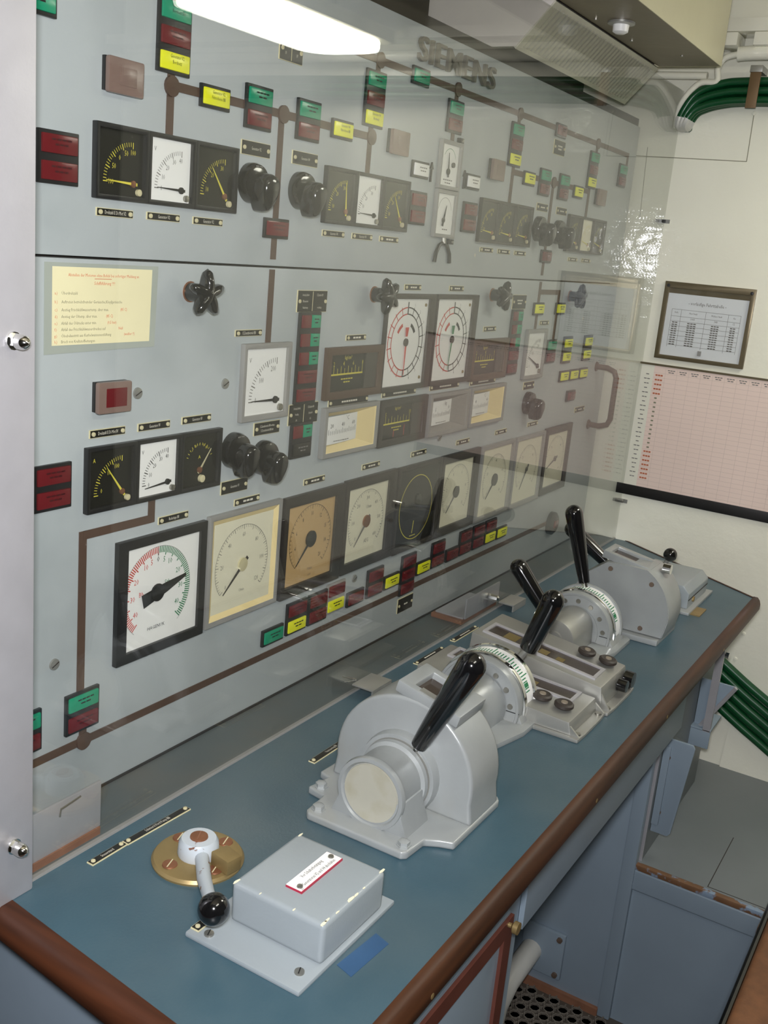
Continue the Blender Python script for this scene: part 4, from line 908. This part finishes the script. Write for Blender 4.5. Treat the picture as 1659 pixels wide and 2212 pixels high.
for x, y in ((-.098, .074), (-.085, -.052)):
    s = ob('screw', G().lathe([(.0062, .007), (.006, .0095), (0, .010)], 14, 'z', (x, y, 0)), steel_m, t); ob('slot', G().seg(x-.005, y-.002, x+.005, y+.002, .0014, .0102), ink_m, s, smooth=False)
lp = ob('warning_label', G().cbox(.016, .002, .090, .0245, .062, .0650), mat('red_laminate', (160, 34, 60), .4), t)
ob('label_face', G().cbox(.0158, .0025, .0888, .0232, .0650, .0655), mat('label_white', (236, 234, 230), .4, var=.02), lp)
for x in (-.022, .054): ob('rivet', G().lathe([(.0042, .0655), (.0036, .0672), (0, .0676)], 12, 'z', (x, .0035 if x > 0 else -.002, 0)), steel_m, lp)
text('lettering', 'Vor Schalterbetätigung', .0078, ink_m, lp, .017, .0078, .0657, sx=.62); text('lettering', 'Generatoren V2 und V4 abschalten', .0078, ink_m, lp, .017, -.0035, .0657, sx=.62); text('lettering', '31', .006, ink_m, lp, -.024, -.0075, .0657, sx=.7)
nplate(0, 0, .052, .0125, 'tiny black plate marked ST II on box corner under the ball', ('ST II',), loc=(.862, -.338, CT+.0075), rot=(0, 0, 0))
# --- ball lever on brass disc
t = root('ball_lever', 'round brass plate with grey lever ending in black ball', 'lever', (.959, -.236, CT))
ob('disc', G().lathe([(.0625, 0), (.0630, .003), (.060, .007), (.050, .009), (0, .009)], 48), brass_m, t)
for a in (75, 165, 250, 345):
    x, y = .045*math.cos(math.radians(a)), .045*math.sin(math.radians(a)); s = ob('screw', G().lathe([(.0105, .0088), (.0098, .0105), (0, .0112)], 18, 'z', (x, y, 0)), copper_m, t); ob('slot', G().seg(x-.009, y-.003, x+.009, y+.003, .0016, .0114), ivory_m, s, smooth=False)
ob('hub', G().lathe([(.0275, .009), (.0285, .012), (.0270, .028), (.0235, .0335), (0, .0345)], 32), mat('chipped_grey', (176, 184, 190), .35, var=.05, chips=(106, 66, 44), chip_t=.64, chip_s=110), t)
h = ob('hub_screw', G().lathe([(.0125, .034), (.012, .0362), (0, .0370)], 20), copper_m, t); ob('slot', G().seg(-.009, -.005, .009, .005, .0016, .0372), rust_m, h, smooth=False)
ob('stop_block', G().prism([(-.016, -.064), (.008, -.068), (.016, -.036), (-.010, -.030)], .009, .0295), brass_m, t, bev=.002)
ob('lever_arm', G().tube([(-.014, -.018, .018), (-.060, -.062, .026), (-.118, -.122, .050)], .0088, 14, [.0095, .0095, .0075]), MATS['chipped_grey'], t)
ob('ball_knob', G().sphere((-.127, -.133, .054), .0195), black_m, t)
# --- worktop nameplates
F0 = (0, 0, 0)
nplate(0, 0, .063, .0115, 'short black plate at the near end of worktop', ('Steuerstand',), loc=(.8905, -.1345, CT), rot=F0, size=.0075)
nplate(0, 0, .123, .0115, 'long black plate beside the brass lever disc', ('Schmieröl Förd Pump BB',), loc=(.984, -.138, CT), rot=(0, 0, -.04), size=.0075)
nplate(0, 0, .115, .0125, 'black plate on worktop behind the nearest lever unit', ('Umsteuerung BB',), loc=(1.335, -.201, CT), rot=F0, size=.0075)
nplate(0, 0, .120, .0125, 'black plate on worktop behind the dial lever with green scale', loc=(1.815, -.128, CT), rot=F0)
nplate(0, 0, .120, .0125, 'farther black plate on worktop by the acrylic foot', loc=(1.985, -.125, CT), rot=F0)
# --- alloy instrument boxes
def alloy(label, x0, x1, y0, y1, zf, zb, wx0, wx1, wy0, wy1, knobs, side=False):
    t = root('instrument_box', label, 'instrument', (x0, y0, CT)); w = x1-x0; d = y1-y0
    zz = lambda y: zf+(zb-zf)*y/d
    ob('flange', G().prism([(-.006, -.022), (.03, -.024), (w-.03, -.024), (w+.006, -.022), (w+.006, d+.03), (-.006, d+.03)], 0, .008), alub_m, t, bev=.003)
    ob('body', G().prism([(-.006, .008), (.0, zf), (d, zb), (d+.006, .008)], 0, w, 'x'), alub_m, t, bev=.004)
    M = Matrix.Translation((0, 0, zf)) @ Matrix.Rotation(math.atan2(zb-zf, d), 4, 'X')
    a0, a1, b0, b1 = wx0-x0, wx1-x0, wy0-y0, wy1-y0
    ob('window_rim', G().frame(a1-a0+.014, b1-b0+.014, a1-a0, b1-b0, -.001, .004).xf(M @ Matrix.Translation(((a0+a1)/2, (b0+b1)/2, 0))), alu_m, t)
    gl = ob('window', G().box(a0, a1, b0, b1, -.002, .0012).xf(M), MATS['smoked_glass'], t)
    for k in (1, 2, 4):
        yy = b0+(b1-b0)*(.14+.15*k); ob('window_mark', G().box(a0+.008, a0+.020+.005*k, yy, yy+.012+.004*k, .0012, .0016).xf(M), mat('ink_ochre', (104, 90, 50), .5), gl, smooth=False)
    for kx, ky in knobs:
        k = ob('knob', G().lathe([(.0165, .004), (.0185, .006), (.0185, .011), (.015, .0135), (.008, .0125), (0, .0125)], 26).xf(M @ Matrix.Translation((kx-x0, ky-y0, 0))), mat('dusty_black', (52, 46, 42), .45, var=.15, scale=60), t)
        ob('knob_centre', G().lathe([(.0065, .0125), (.006, .0145), (0, .0145)], 14).xf(M @ Matrix.Translation((kx-x0, ky-y0, 0))), mat('knob_inlay', (128, 118, 104), .5), k)
    for xx in (.014, w-.014):
        ob('rib', G().prism([(-.022, .008), (.002, .008), (.002, zf*.85)], xx-.012 if xx < w/2 else xx+.008, xx-.008 if xx < w/2 else xx+.012, 'x'), alub_m, t)
        ob('foot_screw', G().lathe([(.007, .008), (.0065, .011), (0, .0115)], 12, 'z', (xx, -.013, 0)), steel_m, t)
    if side:
        for xx, r in ((w-.010, .017), (w-.052, .013)): ob('side_knob', G().lathe([(r*.7, -.002), (r, -.004), (r*.95, -.022), (0, -.023)], 16, 'y', (xx, -.001, zf*.55)), black_m, t)
    return t
alloy('lower alloy instrument box with two black knobs and dark window', 1.652, 1.792, -.503, -.185, .033, .052, 1.738, 1.778, -.47, -.215, ((1.700, -.428), (1.697, -.473)))
alloy('upper alloy instrument box with dark window and side knobs', 1.800, 1.948, -.508, -.225, .052, .088, 1.826, 1.874, -.48, -.245, ((1.915, -.432), (1.915, -.478)), True)

# ================================================================ end wall furniture
t = wroot('framed_table', 'small framed speed table on the cream end wall', 'frame', -.270, 1.4925)
ob('frame', G().frame(.262, .226, .234, .196, 0, .010, 0, -.003), mat('frame_bronze', (112, 102, 80), .3, metal=.6, var=.12), t, bev=.0015)
ob('paper', G().cbox(0, -.003, .234, .196, .001, .003), wpaper_m, t, smooth=False); ob('top_strip', G().cbox(0, .090, .234, .020, .003, .0034), MATS['frame_bronze'], t)
ob('glass', G().quad((-.117, -.101, .006), (.117, -.101, .006), (.117, .095, .006), (-.117, .095, .006)), glass_m, t, smooth=False)
for x in (-.12, .12): ob('screw', G().lathe([(.005, .010), (.0045, .012), (0, .0125)], 12, 'z', (x, .101, 0)), bsat_m, t)
ob('catch', G().cbox(0, -.085, .010, .014, .003, .008), gframe_m, t)
text('heading', '- vorläufige Fahrttabelle -', .0135, inkg_m, t, 0, .055, .0035, sx=.8)
g = G()
for k in range(8): g.seg(-.1, .035-.014*k-(.006 if k else 0), .1, .035-.014*k-(.006 if k else 0), .0008, .0034)
for x in (-.1, -.072, .0, .065, .1): g.seg(x, .035, x, -.075, .0008, .0034)
ob('table_lines', g, inkg_m, t, smooth=False)
for x, s in ((-.086, 'Stufe'), (-.036, 'Mot-Umdr'), (.032, 'Wellen-Umdr'), (.083, 'Kn')): text('heading', s, .0075, inkg_m, t, x, .026, .0035, sx=.75)
for x, s in ((-.036, '1000'), (.032, '340'), (.083, '12')): text('entry', s, .0085, inkg_m, t, x, .010, .0035, sx=.8)
for x, w in ((-.086, .02), (-.036, .03), (.032, .026), (.083, .018)): bars('entry', inkg_m, t, x, -.003, .0035, w, (.9,)*11, h=.0032, pitch=.0064)
t = wroot('wall_chart', 'large pink planning chart with black bar on the end wall', 'chart', -.43, 1.17)
ob('sheet', G().box(-.285, .42, -.188, .186, 0, .003), pink_m, t, smooth=False); ob('margin', G().box(-.325, -.285, -.188, .186, 0, .003), pinkm_m, t, smooth=False)
ob('top_rail', G().box(-.33, .42, .186, .192, 0, .006), MATS['frame_bronze'], t); ob('bottom_bar', G().box(-.345, .42, -.220, -.188, 0, .008), blackbar_m, t, bev=.001)
g = G()
for k in range(26): g.seg(-.285, .165-.0138*k, .42, .165-.0138*k, .0006, .0033)
for k in range(20): g.seg(-.250+.035*k, .18, -.250+.035*k, -.185, .0006, .0033)
ob('grid', g, mat('ink_chart', (194, 176, 168), .6), t, smooth=False)
for k in range(24):
    if k in (4, 5): pass
    bars('row_entry', mat('ink_rust', (182, 100, 66), .6) if k < 5 or k > 16 else inkf_m, t, -.267, .158-.0138*k, .0035, .026, (.9 if k < 5 or k > 16 else .35,), h=.0048)
for k in range(24): bars('margin_entry', inkg_m, t, -.302, .158-.0138*k, .0035, .022, (.5+.4*((k*5) % 3)/2,), h=.0026)
for k in range(18): bars('column_entry', inkg_m, t, -.232+.035*k, .176, .0035, .026, (.9, .7), h=.0026, pitch=.006)

# ================================================================ overhead
t = root('air_duct', 'pale boxed air duct running under the ceiling above the panel', 'duct', (0, 0, 0))
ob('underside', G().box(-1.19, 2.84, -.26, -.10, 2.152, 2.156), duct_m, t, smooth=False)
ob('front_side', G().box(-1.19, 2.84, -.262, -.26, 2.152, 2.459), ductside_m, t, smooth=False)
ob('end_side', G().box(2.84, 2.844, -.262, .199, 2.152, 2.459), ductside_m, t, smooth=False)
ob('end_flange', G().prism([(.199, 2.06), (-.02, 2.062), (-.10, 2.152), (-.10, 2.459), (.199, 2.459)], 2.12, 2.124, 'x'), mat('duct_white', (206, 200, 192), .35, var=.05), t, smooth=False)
ob('rear_plate', G().box(-1.19, 2.12, -.10, -.098, 2.152, 2.459), mat('duct_pinkish_grey', (150, 138, 130), .4, var=.08), t, smooth=False)  # rear plate in a darker pinkish grey
t = root('ventilation_grille', 'long slotted ventilation grille sloping above the panel top', 'grille', (0, 0, 0))
sl = math.atan2(.09, -.08); LB = math.hypot(.09, .08)
MG = Matrix.Translation((2.124, -.016, 2.060)) @ Matrix.Rotation(sl, 4, 'X')
ob('rim', G().box(0, .72, 0, .010, -.004, .004).box(0, .72, LB-.010, LB, -.004, .004).box(0, .022, .010, LB-.01, -.004, .004).box(.698, .72, .01, LB-.01, -.004, .004).xf(MG), grille_m, t)
ob('back_plate', G().box(.0, .72, 0, LB, -.014, -.012).xf(MG), dark_m, t)
sm0 = None
for k in range(33):
    x = .028+k*.0205
    if sm0 is None: s0 = ob('slat', G().box(0, .0125, .010, LB-.010, -.002, .003).xf(MG), grille_m, t); sm0 = s0.data; s0.location.x = x
    else: link('slat', sm0, None, t).location.x = x
t = root('ceiling_fitting', 'small round glass fitting with flange under the duct', 'light fitting', (2.34, -.165, 2.152))
ob('flange', G().lathe([(.030, 0), (.030, -.004), (.018, -.006)], 28), alub_m, t); ob('lens', G().lathe([(.018, -.006), (.017, -.020), (.010, -.024), (0, -.024)], 24), whitel_m, t)
for x, y, r in ((2.30, -.12, .004), (2.52, -.13, .004), (2.7, -.2, .004)): ob('screw', G().lathe([(r, 0), (r, -.003), (0, -.003)], 8, 'z', (x-2.34, y+.165, 0)), steel_m, t)
def wtube(name, label, cat, pts, r, m, grp=None, x=3.05, n=10):
    t = root(name, label, cat, (0, 0, 0), group=grp)
    P = [Vector((x if len(p) == 2 else p[2], p[0], p[1])) for p in pts]; Q = []
    for i in range(len(P)-1):
        p0, p1, p2, p3 = P[max(i-1, 0)], P[i], P[i+1], P[min(i+2, len(P)-1)]
        for k in range(6):
            u = k/6; Q.append(.5*((2*p1)+(-p0+p2)*u+(2*p0-5*p1+4*p2-p3)*u*u+(-p0+3*p1-3*p2+p3)*u**3))
    Q.append(P[-1]); ob(name+'_run', G().tube(Q, r, n), m, t, sharp=60); return t, Q
for k in range(9):
    j = k % 3; i = k//3; dz = -.024*j; xx = 3.070-.0225*i; e = .022*j
    t, Q = wtube('green_cable', ('lower', 'middle', 'upper')[2-j]+' green cable in the '+('rear', 'middle', 'front')[i]+' layer of the bundle atop end wall', 'cable', [(-2.29, 2.152+dz, xx), (-1.2, 2.151+dz, xx), (-.55, 2.149+dz, xx), (-.30, 2.148+dz, xx), (-.22, 2.141+dz, xx), (-.160+e*-.3, 2.118+dz*.8, xx), (-.130-e*.5, 2.075+dz*.2, xx), (-.118-e*.4, 2.036, xx+.004), (-.117-e*.4, 2.030, 3.083)], .0105, cable_m, 'cable bundle on the end wall', n=8)
    ob('painted_end', G().tube(Q[-10:-2], .0112, 8), cablew_m, t)
wtube('white_cable', 'single cream painted cable branching over the green bundle', 'cable', [(-.10, 2.03, 3.06), (-.118, 2.09, 3.03), (-.16, 2.14, 3.02), (-.208, 2.146, 3.02), (-.206, 2.18, 3.02), (-.222, 2.206, 3.02), (-.262, 2.216, 3.02)], .0085, hull_m)
wtube('white_pipe', 'cream painted pipe running along the top of end wall', 'pipe', [(-.255, 2.215, 3.02), (-.32, 2.218, 3.02), (-.6, 2.218, 3.02), (-1.1, 2.218, 3.02), (-2.29, 2.218, 3.02)], .019, hull_m, n=16)
wtube('white_pipe', 'short horizontal white pipe beside the duct end', 'pipe', [(.18, 2.166, 3.03), (0, 2.164, 3.03), (-.10, 2.163, 3.03), (-.178, 2.162, 3.03)], .010, hull_m, n=14)
t = root('cable_clamp', 'brown metal strap clamping the green cables', 'clamp', (3.0, -.315, 2.121))
ob('strap', G().box(-.004, .002, -.014, .014, -.045, .045), mat('rusty_strap', (110, 88, 60), .5, metal=.3, var=.15), t, bev=.001); ob('strap_top', G().box(-.006, .06, -.016, .016, .045, .062), alub_m, t, bev=.001)
t = root('ceiling_bracket', 'cream painted steel angle bracket at top right', 'bracket', (2.98, 0, 0))
ob('rail', G().box(0, .09, -2.29, -.170, 2.264, 2.298), hull_m, t, bev=.003); ob('block', G().box(0, .09, -.256, -.178, 2.230, 2.263), hull_m, t, bev=.003); ob('block', G().box(0, .09, -.46, -.298, 2.230, 2.263), hull_m, t, bev=.003); ob('upright', G().box(0, .05, -.214, -.168, 2.299, 2.459), hull_m, t, bev=.003)
t = root('ceiling_beam', 'grey steel beam crossing the ceiling at upper right', 'beam', (0, 0, 0))
ob('web', G().box(2.4, 2.42, -2.29, -.30, 2.36, 2.459), ceil_m, t); ob('flange', G().box(2.36, 2.46, -2.29, -.30, 2.345, 2.36), ceil_m, t, bev=.002)
for k in range(5):
    wtube('green_cable', ('topmost', 'second', 'third', 'fourth', 'lowest')[k]+' green cable slanting down the end wall under worktop', 'cable', [(-.40, .56-.034*k, 3.066), (-.50, .50-.034*k, 3.066), (-.62, .43-.034*k, 3.066), (-.80, .345-.034*k, 3.066), (-1.0, .33-.032*k, 3.066), (-1.30-.034*k, .28, 3.066), (-1.38-.034*k, .10, 3.066), (-1.38-.034*k, -.309, 3.066)], .0145, cable_m, 'lower cable bundle on the end wall', n=8)

# ================================================================ ceiling lamps (one mirrors in the acrylic; the other is added for ambient light)
def lampmat(s, c):
    m = bpy.data.materials.new('lamp_diffuser'); m.use_nodes = True; nt_ = m.node_tree; p = nt_.nodes['Principled BSDF']
    n = nt_.nodes.new('ShaderNodeTexNoise'); n.inputs['Scale'].default_value = 4; mx = nt_.nodes.new('ShaderNodeMix'); mx.data_type = 'RGBA'
    mx.inputs[6].default_value = c; mx.inputs[7].default_value = c; nt_.links.new(n.outputs['Fac'], mx.inputs[0]); nt_.links.new(mx.outputs[2], p.inputs['Emission Color'])
    p.inputs['Emission Strength'].default_value = s; p.inputs['Base Color'].default_value = (.8, .8, .75, 1); return m
dm0 = lampmat(LAMP_POWER, (1.0, .97, .86, 1))
dm1 = lampmat(LAMP_POWER*1.3, (1.0, .97, .86, 1))
def fixture(label, x, y, z, lx, ly, dm=dm0):
    t = root('ceiling_lamp', label, 'lamp', (x, y, z))
    ob('housing', G().box(-lx/2, lx/2, -ly/2, ly/2, .03, .07), ductside_m, t, bev=.004)
    ob('diffuser', G().prism(rrect(lx-.02, ly-.02, min(lx, ly)*.3, 6), 0, .03), dm, t, bev=.008)
    for s in (-1, 1): ob('hanger', G().cyl((s*lx*.35, 0, .07), .008, 2.459-z-.07, 8), steel_m, t)
fixture('long ceiling lamp behind the operator, mirrored in the acrylic', 2.55, -1.13, 2.20, .72, .32, dm1)
fixture('unseen ceiling lamp added for ambient light over the near aisle', .75, -1.35, 2.32, .70, .26)  # out of view, added as ambient fill

# ================================================================ drawing units -> metres, floor at zero
for me in bpy.data.meshes: me.transform(Matrix.Scale(W, 4))
for o in scene.objects:
    if o.type in ('CAMERA', 'LIGHT'): continue
    o.location = o.location*W
    if o.parent is None: o.location.z -= ZF*W
bpy.context.view_layer.update()
